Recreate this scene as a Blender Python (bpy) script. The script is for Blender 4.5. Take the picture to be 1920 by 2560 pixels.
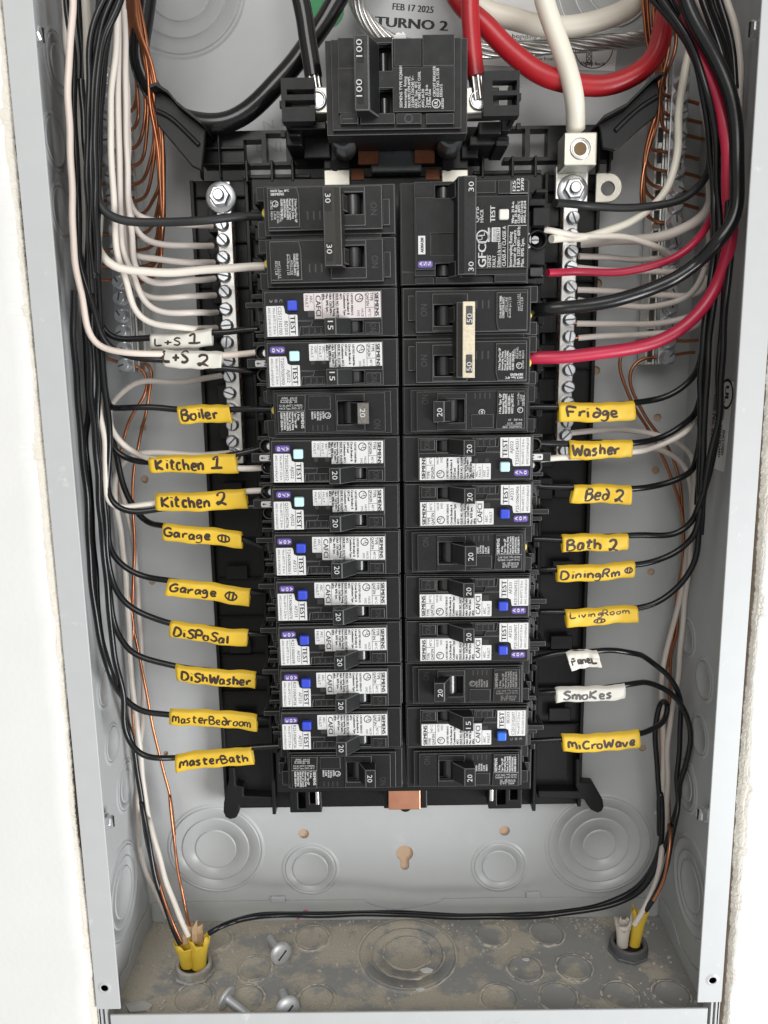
import bpy, bmesh, math, random
from mathutils import Vector, Matrix
random.seed(7)
S = 0.0254                                   # everything below is written in inches
scene = bpy.context.scene
for o in list(bpy.data.objects): bpy.data.objects.remove(o, do_unlink=True)
COL = scene.collection
# ------------------------------------------------------------------ camera
CX, CD, CZ, PITCH, YAW, ROLL, FPX = -.287, 19.62, -3.57, .1824, -.0057, .0159, 1980.0
cp, sp = math.cos(PITCH), math.sin(PITCH)
FW = Vector((math.sin(YAW)*cp, math.cos(YAW)*cp, -sp))
R0 = FW.cross(Vector((0, 0, 1))).normalized(); D0 = FW.cross(R0)
RT = math.cos(ROLL)*R0 + math.sin(ROLL)*D0
DN = -math.sin(ROLL)*R0 + math.cos(ROLL)*D0
CAMP = Vector((CX, -CD, CZ))
cd = bpy.data.cameras.new('camera'); cam = bpy.data.objects.new('camera', cd); COL.objects.link(cam)
cd.sensor_fit = 'HORIZONTAL'; cd.sensor_width = 36; cd.lens = 36*FPX/1920
cd.clip_start = .01; cd.clip_end = 50
M = Matrix.Identity(4)
for i in range(3):
    M[i][0] = RT[i]; M[i][1] = -DN[i]; M[i][2] = -FW[i]; M[i][3] = CAMP[i]*S
cam.matrix_world = M
scene.camera = cam
# ------------------------------------------------------------------ light of the room
w = bpy.data.worlds.new('World'); scene.world = w; w.use_nodes = True
nt = w.node_tree; bgn = nt.nodes['Background']
tcn = nt.nodes.new('ShaderNodeTexCoord'); sxyz = nt.nodes.new('ShaderNodeSeparateXYZ')
nt.links.new(tcn.outputs['Generated'], sxyz.inputs[0])
rmp = nt.nodes.new('ShaderNodeValToRGB')
rmp.color_ramp.elements[0].position = .0; rmp.color_ramp.elements[0].color = (.84, .83, .80, 1)
rmp.color_ramp.elements[1].position = 1.; rmp.color_ramp.elements[1].color = (1., .99, .97, 1)
mr = nt.nodes.new('ShaderNodeMapRange'); mr.inputs[1].default_value = -1; mr.inputs[2].default_value = 1
nt.links.new(sxyz.outputs['X'], mr.inputs[0]); nt.links.new(mr.outputs[0], rmp.inputs[0])
nt.links.new(rmp.outputs[0], bgn.inputs['Color'])
bgn.inputs['Strength'].default_value = .55

def area(name, loc, target, size, sizey, power, col):
    l = bpy.data.lights.new(name, 'AREA'); l.shape = 'RECTANGLE'; l.size = size*S; l.size_y = sizey*S
    l.energy = power; l.color = col
    o = bpy.data.objects.new(name, l); COL.objects.link(o)
    o.location = Vector(loc)*S
    d = (Vector(target) - Vector(loc)).normalized()
    o.rotation_euler = d.to_track_quat('-Z', 'Y').to_euler()
    o['kind'] = 'structure'
    return o
area('window_light', (38, -36, -30), (0, 0, -11), 24, 28, 22.5, (.97, .985, 1))
area('ceiling_light', (-2, -62, 26), (0, 0, -8), 36, 34, 13.5, (1, .98, .95))
scene.view_settings.view_transform = 'Standard'; scene.view_settings.look = 'None'
scene.view_settings.exposure = 0.0; scene.view_settings.gamma = 1.0
scene.view_settings.use_curve_mapping = False
scene.render.engine = 'CYCLES'

# ------------------------------------------------------------------ picture <-> place
def ray(px, py): return (FW*FPX + RT*(px-960) + DN*(py-1280)).normalized()
def at(px, py, h):
    r = ray(px, py); return CAMP + r*((CD-h)/r.y)
def at_x(px, py, x):
    r = ray(px, py); return CAMP + r*((x-CX)/r.x)
def at_z(px, py, z):
    r = ray(px, py); return CAMP + r*((z-CZ)/r.z)
FR = dict(a=(0,0,2.514), b=(620,0,2.44), c=(1260,0,2.514), d=(100,480,2.765), e=(600,430,4.046), f=(980,430,3.95),
  g=(1300,480,2.676), i=(600,920,4.046), j=(990,920,4.046), k=(600,1420,3.456), l=(990,1420,3.456), m=(100,1000,2.676),
  n=(1300,1000,2.676), o=(100,1560,2.676), p=(1300,1560,2.676), q=(200,1960,2.074), r=(920,1960,2.074),
  s=(0,1960,3.6875), t=(0,600,2.7667), u=(1600,1900,3.35), z=(0,0,1))
def P2(fr, X, Y):
    a = FR[fr]; return a[0]+X/a[2], a[1]+Y/a[2]
def path(txt, h):
    """'a 10,20 30,40,2.5 d 5,6' -> points; a third number changes the standing-off distance h"""
    fr = 'z'; out = []
    for tok in txt.split():
        if tok.isalpha(): fr = tok; continue
        v = [float(x) for x in tok.split(',')]
        if len(v) > 2: h = v[2]
        x, y = P2(fr, v[0], v[1]); out.append((x, y, h))
    # smooth changes of h
    return out

# ------------------------------------------------------------------ materials
MATS = {}
def mat(name, col, rough=.5, metal=0., var=.08, nscale=300, bump=0., bscale=900, coat=0., spec=.5, rvar=.12, emit=None):
    if name in MATS: return MATS[name]
    m = bpy.data.materials.new(name); m.use_nodes = True; t = m.node_tree; b = t.nodes['Principled BSDF']
    tc = t.nodes.new('ShaderNodeTexCoord'); n = t.nodes.new('ShaderNodeTexNoise')
    n.inputs['Scale'].default_value = nscale; n.inputs['Detail'].default_value = 4
    t.links.new(tc.outputs['Object'], n.inputs['Vector'])
    mx = t.nodes.new('ShaderNodeMix'); mx.data_type = 'RGBA'
    mx.inputs['A'].default_value = tuple(c*(1-var) for c in col)+(1,)
    mx.inputs['B'].default_value = tuple(min(1, c*(1+var)) for c in col)+(1,)
    t.links.new(n.outputs['Fac'], mx.inputs['Factor']); t.links.new(mx.outputs['Result'], b.inputs['Base Color'])
    r = t.nodes.new('ShaderNodeMapRange'); r.inputs[3].default_value = max(0.02, rough-rvar); r.inputs[4].default_value = min(1, rough+rvar)
    n2 = t.nodes.new('ShaderNodeTexNoise'); n2.inputs['Scale'].default_value = nscale*.35; n2.inputs['Detail'].default_value = 5
    t.links.new(tc.outputs['Object'], n2.inputs['Vector'])
    t.links.new(n2.outputs['Fac'], r.inputs[0]); t.links.new(r.outputs[0], b.inputs['Roughness'])
    b.inputs['Metallic'].default_value = metal; b.inputs['Specular IOR Level'].default_value = spec
    if coat: b.inputs['Coat Weight'].default_value = coat; b.inputs['Coat Roughness'].default_value = .15
    if bump:
        n3 = t.nodes.new('ShaderNodeTexNoise'); n3.inputs['Scale'].default_value = bscale; n3.inputs['Detail'].default_value = 2
        t.links.new(tc.outputs['Object'], n3.inputs['Vector'])
        bp = t.nodes.new('ShaderNodeBump'); bp.inputs['Strength'].default_value = bump; bp.inputs['Distance'].default_value = .0004
        t.links.new(n3.outputs['Fac'], bp.inputs['Height']); t.links.new(bp.outputs[0], b.inputs['Normal'])
    MATS[name] = m; return m

GREY = mat('grey_enamel', (.455, .468, .47), .34, 0, .04, 90, .10, 420, spec=.5)
# painted enamel that carries plaster dust in patches
def dusty_grey(name, dust, lo, hi, scale, seed=0):
    m = GREY.copy(); m.name = name; t = m.node_tree; b = t.nodes['Principled BSDF']
    src = b.inputs['Base Color'].links[0].from_socket
    tc = [x for x in t.nodes if x.type == 'TEX_COORD'][0]
    mp = t.nodes.new('ShaderNodeMapping'); mp.inputs['Location'].default_value = (seed, seed*.7, seed*1.3)
    t.links.new(tc.outputs['Object'], mp.inputs[0])
    n = t.nodes.new('ShaderNodeTexNoise'); n.inputs['Scale'].default_value = scale; n.inputs['Detail'].default_value = 9
    n.inputs['Roughness'].default_value = .68; t.links.new(mp.outputs[0], n.inputs['Vector'])
    cr = t.nodes.new('ShaderNodeValToRGB'); cr.color_ramp.elements[0].position = lo; cr.color_ramp.elements[1].position = hi
    t.links.new(n.outputs['Fac'], cr.inputs[0])
    n2 = t.nodes.new('ShaderNodeTexNoise'); n2.inputs['Scale'].default_value = 900; n2.inputs['Detail'].default_value = 3
    t.links.new(tc.outputs['Object'], n2.inputs['Vector'])
    dc = t.nodes.new('ShaderNodeMix'); dc.data_type = 'RGBA'
    dc.inputs['A'].default_value = tuple(c*.72 for c in dust)+(1,); dc.inputs['B'].default_value = tuple(min(1, c*1.25) for c in dust)+(1,)
    t.links.new(n2.outputs['Fac'], dc.inputs['Factor'])
    mx = t.nodes.new('ShaderNodeMix'); mx.data_type = 'RGBA'
    t.links.new(cr.outputs[0], mx.inputs['Factor']); t.links.new(src, mx.inputs['A']); t.links.new(dc.outputs['Result'], mx.inputs['B'])
    t.links.new(mx.outputs['Result'], b.inputs['Base Color'])
    rm = t.nodes.new('ShaderNodeMapRange'); rm.inputs[3].default_value = .4; rm.inputs[4].default_value = .95
    t.links.new(cr.outputs[0], rm.inputs[0]); t.links.new(rm.outputs[0], b.inputs['Roughness'])
    bp = t.nodes.new('ShaderNodeBump'); bp.inputs['Strength'].default_value = .5; bp.inputs['Distance'].default_value = .0006
    ml = t.nodes.new('ShaderNodeMath'); ml.operation = 'MULTIPLY'
    t.links.new(cr.outputs[0], ml.inputs[0]); t.links.new(n2.outputs['Fac'], ml.inputs[1])
    t.links.new(ml.outputs[0], bp.inputs['Height']); t.links.new(bp.outputs[0], b.inputs['Normal'])
    return m
FLOORM = dusty_grey('dusty_grey_floor', (.48, .435, .36), .455, .54, 38, 3.1)
_b = [x for x in FLOORM.node_tree.nodes if x.type == 'MIX'][0]
# the dust lies thicker towards the left end of the floor
_t = FLOORM.node_tree; _cr = [x for x in _t.nodes if x.type == 'VALTORGB'][0]; _src = _cr.inputs[0].links[0].from_socket
_tc = [x for x in _t.nodes if x.type == 'TEX_COORD'][0]; _sx = _t.nodes.new('ShaderNodeSeparateXYZ'); _t.links.new(_tc.outputs['Object'], _sx.inputs[0])
_m = _t.nodes.new('ShaderNodeMath'); _m.operation = 'MULTIPLY_ADD'; _m.inputs[1].default_value = -.30
_t.links.new(_sx.outputs['X'], _m.inputs[0]); _t.links.new(_src, _m.inputs[2]); _t.links.new(_m.outputs[0], _cr.inputs[0])
for _k in ('A', 'B'): _b.inputs[_k].default_value = (.30, .30, .292, 1)
PANELM = dusty_grey('marked_grey_panel', (.60, .60, .58), .64, .86, 22, 17.0)
FLANGEM = dusty_grey('scuffed_grey_flange', (.66, .66, .64), .62, .80, 60, 9.0)
BLK = mat('black_moulding', (.0085, .0085, .009), .46, 0, .3, 500, .25, 2600, spec=.28)
BLK2 = mat('black_matt_moulding', (.013, .013, .0135), .5, 0, .25, 500, .25, 2600, spec=.28)
BASEM = mat('black_base_plastic', (.008, .008, .0085), .38, 0, .3, 200, .15, 1500, spec=.3)
EDGE = mat('scuff_highlight_edge', (.085, .085, .085), .55, 0, .75, 1500, 0)  # pale bevel colour: scuffs plus painted highlights that outline the edges
HANDLE = mat('handle_black', (.012, .0125, .013), .40, 0, .2, 500, .25, 2600, spec=.28)
HOLEM = mat('dark_recess', (.004, .004, .004), .7)
PIVOT = mat('pivot_gloss_black', (.03, .03, .032), .22, 0, .2, 300, 0, spec=.7)
WHITEL = mat('label_paper', (.60, .60, .60), .5, 0, .05, 200)
PINKL = mat('label_paper_pale', (.58, .53, .53), .5, 0, .05, 200)
STICK = mat('sticker_white', (.84, .84, .83), .45, 0, .02, 200)
INK = mat('black_print', (.012, .012, .013), .6)
WINK = mat('white_print', (.52, .52, .52), .6, 0, .3, 2500)
GINK = mat('grey_print', (.22, .21, .20), .6)
EMB = mat('embossed_black', (.03, .03, .031), .5)
PURP = mat('purple_tag', (.10, .055, .30), .45, 0, .05)
BLUE = mat('blue_button', (.03, .06, .52), .4, 0, .05)
BLUE2 = mat('bright_blue_button', (.03, .14, .62), .4, 0, .05)
PALEB = mat('pale_blue_button', (.50, .74, .76), .4, 0, .05)
OFFW = mat('off_white_button', (.68, .66, .60), .45)
HANDLE2 = mat('brownish_black_handle', (.022, .0205, .0175), .42, 0, .2, 500, .25, 2600, spec=.3)
GOLD = mat('champagne_metal', (.62, .56, .42), .42, .55, .25, 700, .2, 1800)
SILVERH = mat('worn_silver_face', (.15, .14, .125), .5, .4, .8, 1400, .2, 1800)
ZINC = mat('zinc', (.78, .80, .83), .36, .88, .12, 400, .05, 900)
BRIGHTZ = mat('bright_zinc', (.72, .74, .76), .45, .55, .15, 400, .08, 900)
ALU = mat('tinned_bar', (.74, .73, .70), .33, 1., .08, 150, .08, 1200)
LUGM = mat('tinned_lug', (.62, .60, .53), .42, .85, .10, 200, .15, 900)
STRAND = mat('bare_aluminium', (.62, .61, .59), .34, 1., .2, 300)
COPPER = mat('bare_copper', (.48, .195, .10), .34, 1., .5, 45, .06, 300)
COPBUS = mat('copper_bus', (.72, .34, .22), .38, 1., .12, 200)
WB = mat('black_insulation', (.008, .0085, .0095), .24, 0, .25, 120, .05, 500, spec=.42, rvar=.08)
WBM = mat('black_insulation_matt', (.016, .017, .018), .52, 0, .2, 120, .06, 500, spec=.45)
WW = mat('white_insulation', (.70, .645, .575), .40, 0, .05, 60, .05, 500)
WP = mat('pinkish_white_insulation', (.70, .60, .53), .38, 0, .05, 60, .05, 500)
WG = mat('greyish_white_insulation', (.60, .545, .50), .42, 0, .06, 60, .05, 500)
WR = mat('red_insulation', (.44, .018, .055), .36, 0, .1, 60, .05, 500)
RRED = mat('deep_red_insulation', (.36, .012, .018), .34, 0, .15, 60, .08, 400)
CREAM = mat('cream_insulation', (.72, .68, .58), .42, 0, .05, 60, .06, 400)
FATB = mat('service_black_insulation', (.008, .008, .009), .20, 0, .3, 120, .08, 300, spec=.5, rvar=.08)
YEL = mat('yellow_sleeve', (.70, .455, .03), .5, 0, .05, 120, .12, 260)
WSL = mat('white_sleeve', (.64, .62, .56), .5, 0, .04, 120, .12, 260)
MARK = mat('marker_ink', (.035, .018, .014), .55, 0, .5, 500)
MARKG = mat('faded_marker_ink', (.09, .085, .09), .55, 0, .6, 500)
YDOT = mat('yellow_paint_dot', (.80, .62, .12), .5)
GREEN = mat('green_sticker', (.03, .30, .10), .5)
DRYW = mat('white_wall_paint', (.68, .68, .67), .8, 0, .04, 30, .3, 300)
GYP = mat('torn_gypsum', (.62, .585, .52), .95, 0, .10, 200, .3, 400)
CARD = mat('drywall_paper', (.38, .29, .22), .9, 0, .3, 300, .5, 700)
WOOD = mat('plywood', (.52, .36, .24), .7, 0, .15, 120, .2, 200)
GREYP = mat('grey_bushing', (.12, .12, .125), .5, 0, .25, 300, .4, 500)
SMOKEP = mat('smoky_plastic', (.075, .085, .09), .25, 0, .15, 100)
DUST = mat('plaster_chip', (.55, .51, .44), .95, 0, .3, 500)
PINKI = mat('pink_scrap', (.62, .10, .26), .7)
SHEATHW = mat('white_cable_sheath', (.68, .62, .56), .5, 0, .1, 120)
SHEATHY = mat('yellow_cable_sheath', (.72, .50, .05), .45, 0, .1, 120)
PAPERT = mat('tan_paper', (.45, .30, .17), .85, 0, .3, 300)

# ------------------------------------------------------------------ mesh helpers
class MB:
    def __init__(s): s.v = []; s.f = []; s.sm = []; s.mi = []
    def add(s, vs, fs, smooth=False, mi=0):
        b = len(s.v); s.v += [tuple(x) for x in vs]
        for f in fs: s.f.append(tuple(b+i for i in f)); s.sm.append(smooth); s.mi.append(mi)
    def box(s, x0, x1, y0, y1, z0, z1, mi=0):
        v = [(x, y, z) for x in (x0, x1) for y in (y0, y1) for z in (z0, z1)]
        s.add(v, [(0,1,3,2),(4,6,7,5),(0,4,5,1),(2,3,7,6),(0,2,6,4),(1,5,7,3)], mi=mi)
    def prism(s, pts, d, mi=0, smooth=False):
        """closed outline (3-D points) swept by the vector d"""
        n = len(pts); d = Vector(d); a = [Vector(p) for p in pts]
        s.add(a+[p+d for p in a], [tuple(range(n-1, -1, -1)), tuple(range(n, 2*n))] +
              [(i, (i+1) % n, n+(i+1) % n, n+i) for i in range(n)], mi=mi, smooth=smooth)
    def plate(s, x0, x1, z0, z1, y0, y1, holes=(), mi=0):
        """slab in the x-z plane from y0 (back) to y1 (front, smaller y) with rectangular through holes"""
        xs = sorted({x0, x1, *[min(max(h[k], x0), x1) for h in holes for k in (0, 1)]})
        zs = sorted({z0, z1, *[min(max(h[k], z0), z1) for h in holes for k in (2, 3)]})
        def solid(i, j):
            if not (0 <= i < len(xs)-1 and 0 <= j < len(zs)-1): return False
            cx, cz = (xs[i]+xs[i+1])/2, (zs[j]+zs[j+1])/2
            return not any(h[0] < cx < h[1] and h[2] < cz < h[3] for h in holes)
        idx = {}; v = []; f = []
        def V(i, j, k):
            if (i, j, k) not in idx: idx[i, j, k] = len(v); v.append((xs[i], (y0, y1)[k], zs[j]))
            return idx[i, j, k]
        for i in range(len(xs)-1):
            for j in range(len(zs)-1):
                if not solid(i, j): continue
                f.append((V(i,j,1), V(i+1,j,1), V(i+1,j+1,1), V(i,j+1,1)))
                f.append((V(i,j,0), V(i,j+1,0), V(i+1,j+1,0), V(i+1,j,0)))
                if not solid(i-1, j): f.append((V(i,j,0), V(i,j,1), V(i,j+1,1), V(i,j+1,0)))
                if not solid(i+1, j): f.append((V(i+1,j,1), V(i+1,j,0), V(i+1,j+1,0), V(i+1,j+1,1)))
                if not solid(i, j-1): f.append((V(i,j,1), V(i,j,0), V(i+1,j,0), V(i+1,j,1)))
                if not solid(i, j+1): f.append((V(i,j+1,0), V(i,j+1,1), V(i+1,j+1,1), V(i+1,j+1,0)))
        s.add(v, f, mi=mi)
    def tube(s, pts, r, n=10, caps=True, mi=0, rs=None):
        pts = [Vector(p) for p in pts]; m = len(pts)
        t = [(pts[min(i+1, m-1)]-pts[max(i-1, 0)]).normalized() for i in range(m)]
        u = t[0].orthogonal().normalized(); vs = []
        for i in range(m):
            u = (u - t[i]*u.dot(t[i])).normalized(); w_ = t[i].cross(u)
            rr = rs[i] if rs else r
            vs += [pts[i]+(u*math.cos(k*2*math.pi/n)+w_*math.sin(k*2*math.pi/n))*rr for k in range(n)]
        fs = [(i*n+k, i*n+(k+1) % n, (i+1)*n+(k+1) % n, (i+1)*n+k) for i in range(m-1) for k in range(n)]
        s.add(vs, fs, True, mi)
        if caps: s.add([vs[k] for k in range(n)], [tuple(range(n-1, -1, -1))], mi=mi); s.add(vs[-n:], [tuple(range(n))], mi=mi)
    def lathe(s, c, ax, prof, n=24, smooth=True, mi=0, sq=(1, 1), up=None, phase=0.):
        """prof: list of (radius, distance along ax)"""
        ax = Vector(ax).normalized(); u = Vector(up) if up else ax.orthogonal().normalized(); w_ = ax.cross(u); c = Vector(c)
        vs = []
        for r, d in prof:
            vs += [c+ax*d+(u*math.cos(phase+k*2*math.pi/n)*sq[0]+w_*math.sin(phase+k*2*math.pi/n)*sq[1])*r for k in range(n)]
        fs = [(i*n+k, i*n+(k+1) % n, (i+1)*n+(k+1) % n, (i+1)*n+k) for i in range(len(prof)-1) for k in range(n)]
        s.add(vs, fs, smooth, mi)
        s.add(vs[:n], [tuple(range(n-1, -1, -1))], mi=mi); s.add(vs[-n:], [tuple(range(n))], mi=mi)
    def grid(s, rows, smooth=True, mi=0, closed=False):
        n = len(rows[0]); vs = [p for r in rows for p in r]
        fs = []
        for i in range(len(rows)-1):
            for k in range(n if closed else n-1):
                fs.append((i*n+k, i*n+(k+1) % n, (i+1)*n+(k+1) % n, (i+1)*n+k))
        s.add(vs, fs, smooth, mi)
    def mesh(s, name, mats, org=(0, 0, 0)):
        me = bpy.data.meshes.new(name)
        me.from_pydata([((x-org[0])*S, (y-org[1])*S, (z-org[2])*S) for x, y, z in s.v], [], s.f)
        for m in (mats if isinstance(mats, (list, tuple)) else [mats]): me.materials.append(m)
        me.polygons.foreach_set('use_smooth', s.sm); me.polygons.foreach_set('material_index', s.mi)
        me.update()
        bm = bmesh.new(); bm.from_mesh(me); bmesh.ops.recalc_face_normals(bm, faces=bm.faces); bm.to_mesh(me); bm.free()
        return me
    def build(s, name, mats, parent=None, bevel=0, seg=2, edge=None, org=None):
        if org is None: org = tuple(Vector(parent['_org'])) if parent is not None and '_org' in parent else (0, 0, 0)
        me = s.mesh(name, mats, org)
        return link(name, me, parent, bevel, seg, edge)
def link(name, me, parent=None, bevel=0, seg=2, edge=None):
    o = bpy.data.objects.new(name, me); COL.objects.link(o)
    if parent is not None: o.parent = parent
    if bevel:
        if edge and len(me.materials) < 2: me.materials.append(edge)
        b = o.modifiers.new('Bevel', 'BEVEL'); b.width = bevel*S; b.segments = seg; b.limit_method = 'ANGLE'; b.angle_limit = math.radians(40)
        b.use_clamp_overlap = True; b.harden_normals = False
        if edge: b.material = len(me.materials)-1
    return o
def tag(o, label=None, cat=None, group=None, kind=None):
    if label: o['label'] = label
    if cat: o['category'] = cat
    if group: o['group'] = group
    if kind: o['kind'] = kind
    return o
def thing(name, loc, label, cat, group=None, rot=None):
    o = bpy.data.objects.new(name, None); COL.objects.link(o); o.empty_display_size = .01
    o.location = Vector(loc)*S
    if rot: o.rotation_euler = rot
    ORG[o.name] = tuple(loc)
    return tag(o, label, cat, group)
ORG = {}
def orgof(o): return ORG.get(o.name, (0, 0, 0))
def part(mb, name, mats, parent, bevel=0, seg=2, edge=None):
    """mesh written in place (world inches), stored relative to the thing that carries it"""
    root = parent
    while root is not None and root.parent is not None: root = root.parent
    me = mb.mesh(name, mats, orgof(root) if root is not None else (0, 0, 0))
    return link(name, me, parent, bevel, seg, edge)
def spline(pts, step=.12):
    pts = [Vector(p) for p in pts]; out = []
    P = [pts[0]*2-pts[1]] + pts + [pts[-1]*2-pts[-2]]
    for i in range(1, len(P)-2):
        p0, p1, p2, p3 = P[i-1:i+3]
        n = max(1, min(24, int((p2-p1).length/step)))
        # centripetal tangents keep uneven points from looping
        d1 = max(1e-4, (p1-p0).length)**.5; d2 = max(1e-4, (p2-p1).length)**.5; d3 = max(1e-4, (p3-p2).length)**.5
        m1 = (p2-p1) + ((p1-p0)/d1 - (p2-p0)/(d1+d2))*d2
        m2 = (p2-p1) + ((p3-p2)/d3 - (p3-p1)/(d2+d3))*d2
        for k in range(n):
            t = k/n
            out.append((2*t**3-3*t*t+1)*p1+(t**3-2*t*t+t)*m1+(-2*t**3+3*t*t)*p2+(t**3-t*t)*m2)
    out.append(pts[-1]); return out

def tidy(pts):
    pts = [Vector(p) for p in pts]; ch = True
    while ch:
        ch = False
        for i in range(1, len(pts)):
            d = pts[i]-pts[i-1]
            if d.length < .10 and len(pts) > 3: del pts[i if i < len(pts)-1 else i-1]; ch = True; break
            if i > 1:
                e = pts[i-1]-pts[i-2]
                if d.length < 1.3 and d.length > 0 and e.length > 0 and d.normalized().dot(e.normalized()) < -.45 and i < len(pts)-1: del pts[i]; ch = True; break
    return pts
def relax(pts, it=10):
    for _ in range(it):
        q = [pts[0]]
        for i in range(1, len(pts)-1): q.append(pts[i]*.5+(pts[i-1]+pts[i+1])*.25)
        q.append(pts[-1]); pts = q
    return pts
def even(pts, step):
    L = [0.]
    for a, b in zip(pts[:-1], pts[1:]): L.append(L[-1]+(b-a).length)
    n = max(4, int(L[-1]/step)); out = []; j = 0
    for k in range(n+1):
        t = L[-1]*k/n
        while j < len(L)-2 and L[j+1] < t: j += 1
        f = (t-L[j])/max(1e-9, L[j+1]-L[j]); out.append(pts[j].lerp(pts[j+1], min(1, max(0, f))))
    return out

# ------------------------------------------------------------------ lettering
_tc = {}
def glyphs(txt):
    if txt in _tc: return _tc[txt]
    c = bpy.data.curves.new('t', 'FONT'); c.body = txt; c.size = 1; c.resolution_u = 2
    o = bpy.data.objects.new('t', c); COL.objects.link(o)
    dg = bpy.context.evaluated_depsgraph_get(); e = o.evaluated_get(dg); me = e.to_mesh()
    v = [(p.co.x, p.co.y) for p in me.vertices]; f = [tuple(p.vertices) for p in me.polygons]
    e.to_mesh_clear(); bpy.data.objects.remove(o); bpy.data.curves.remove(c)
    if v:
        x0 = min(p[0] for p in v); x1 = max(p[0] for p in v)
        v = [(p[0]-x0, p[1]) for p in v]; wd = x1-x0
    else: wd = 1
    _tc[txt] = (v, f, wd); return _tc[txt]
def letter(mb, txt, O, X, Y, size, length=None, bold=0., mi=0):
    """flat letters: origin O, baseline direction X, up direction Y; cap height = size; length stretches the line"""
    v, f, wd = glyphs(txt); k = size/.72
    kx = (length/wd) if length else k
    O = Vector(O); X = Vector(X).normalized(); Y = Vector(Y).normalized()
    mb.add([O+X*(p[0]*kx)+Y*(p[1]*k) for p in v], f, mi=mi)
    if length and size <= .05 and 0 < bold < .007: bold = .007
    if bold:
        mb.add([O+X*(p[0]*kx+bold)+Y*(p[1]*k)+X.cross(Y)*.0015 for p in v], f, mi=mi)
def ring2(mb, O, X, Y, r0, r1, n=24, mi=0):
    X = Vector(X); Y = Vector(Y); O = Vector(O)
    vs = [O+(X*math.cos(a)+Y*math.sin(a))*r for r in (r0, r1) for a in [k*2*math.pi/n for k in range(n)]]
    mb.add(vs, [(k, (k+1) % n, n+(k+1) % n, n+k) for k in range(n)], mi=mi)
# ================================================================== THE BOX IN THE WALL
ZF, ZT = -18.68, 7.2          # floor of the box, its (unseen) top
XW = 7.07                     # inner faces of the side walls
HF = 3.9                      # front plane of the flanges
# --- wall board behind the box
mb = MB(); mb.box(-9, 9, .075, .6, -21, 9)
tag(part(mb, 'wall_backing', WOOD, None), kind='structure')

box = thing('electrical_panel_box', (0, 0, ZF), 'open grey enamelled steel panel box set flush in the white wall', 'panel box')
def cut(o, cutters):
    for c in cutters:
        md = o.modifiers.new('Boolean', 'BOOLEAN'); md.operation = 'DIFFERENCE'; md.object = c; md.solver = 'EXACT'
    dg = bpy.context.evaluated_depsgraph_get(); me = bpy.data.meshes.new_from_object(o.evaluated_get(dg))
    o.modifiers.clear(); o.data = me
    for c in cutters: bpy.data.objects.remove(c)
HOLES = [('m',700,530,.10),('m',690,185,.085),('m',750,1215,.085),('n',920,118,.095),('n',905,470,.095),('n',875,1150,.095),
         ('p',820,830,.095),('o',840,865,.07),('g',518,610,.11),('g',505,1195,.11),('q',1160,258,.145),('r',708,243,.145)]
mb = MB(); mb.box(-XW, XW, 0, .06, ZF-.05, ZT)
back = part(mb, 'back_panel', PANELM, box)
mb = MB()
for fr, X, Y, r in HOLES:
    c = at(*P2(fr, X, Y), 0); mb.lathe((c.x, -.1, c.z), (0, 1, 0), [(r, 0), (r, .3)], 20, False)
c = at(*P2('r', 190, 360), 0); c2 = at(*P2('r', 190, 425), 0)
cutter = part(mb, 'cutter', GREY, None)
# keyhole: a round hole and its slot, cut one after the other
k1 = MB(); k1.lathe((c.x, -.1, c.z), (0, 1, 0), [(.235, 0), (.235, .3)], 24, False)
k2 = MB(); n = 12
pts = [(c.x-.125, -.1, c.z-.02), (c.x+.125, -.1, c.z-.02)] + [(c2.x+.125*math.cos(-k*math.pi/n), -.1, c2.z+.125*math.sin(-k*math.pi/n)) for k in range(n+1)]
k2.prism(pts, (0, .3, 0))
cut(back, [cutter]); cut(back, [part(k1, 'cutter', GREY, None)]); cut(back, [part(k2, 'cutter', GREY, None)])

def knockout(c, ax, up, radii, m=GREY, ins=.032, name='knockout'):
    """pressed round blank: raised steps with narrow grooves between them"""
    prof = []
    rr = sorted(radii)
    prof.append((.001, ins))
    for r in rr:
        prof += [(r-.045, ins), (r-.022, ins+.016), (r-.013, .002), (r+.004, .002), (r+.012, ins)]
    R = rr[-1]; prof += [(R+.05, ins*.8), (R+.10, .001)]
    mb = MB(); mb.lathe(c, ax, prof, 56, True, up=up)
    return part(mb, name, m, box)
F_ = (0, -1, 0)
for fr, X, Y, rr in [('q',705,335,(.57,.93,1.24)),('q',1195,440,(.50,.70)),('r',680,425,(.48,.69)),('r',1200,312,(.45,.80,1.13,1.40)),
                     ('a',1120,-90,(.75,1.1,1.43)),('c',690,-95,(.6,.9,1.25))]:
    c = at(*P2(fr, X, Y), 0); knockout((c.x, 0, c.z), F_, (1, 0, 0), rr)
# --- side walls
for s in (-1, 1):
    mb = MB(); mb.box(s*XW, s*(XW+.055), -HF+.06, .06, ZF-.05, ZT)
    part(mb, 'side_wall', PANELM, box)
for fr, X, Y, s, rr in [('a',362,410,-1,(.42,.62)),('a',340,890,-1,(.5,)),('a',385,1330,-1,(.5,)),('o',430,430,-1,(.42,)),('o',480,800,-1,(.42,)),
                        ('o',572,1080,-1,(.42,.6)),('q',220,560,-1,(.62,.86,1.12)),
                        ('p',1125,90,1,(.42,)),('p',1235,375,1,(.45,)),('p',1205,745,1,(.45,)),('p',1115,1075,1,(.42,.62)),('u',430,1060,1,(.62,.86,1.15))]:
    c = at_x(*P2(fr, X, Y), s*XW); knockout((s*XW, c.y, c.z), (-s, 0, 0), (0, 0, 1), rr)
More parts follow.
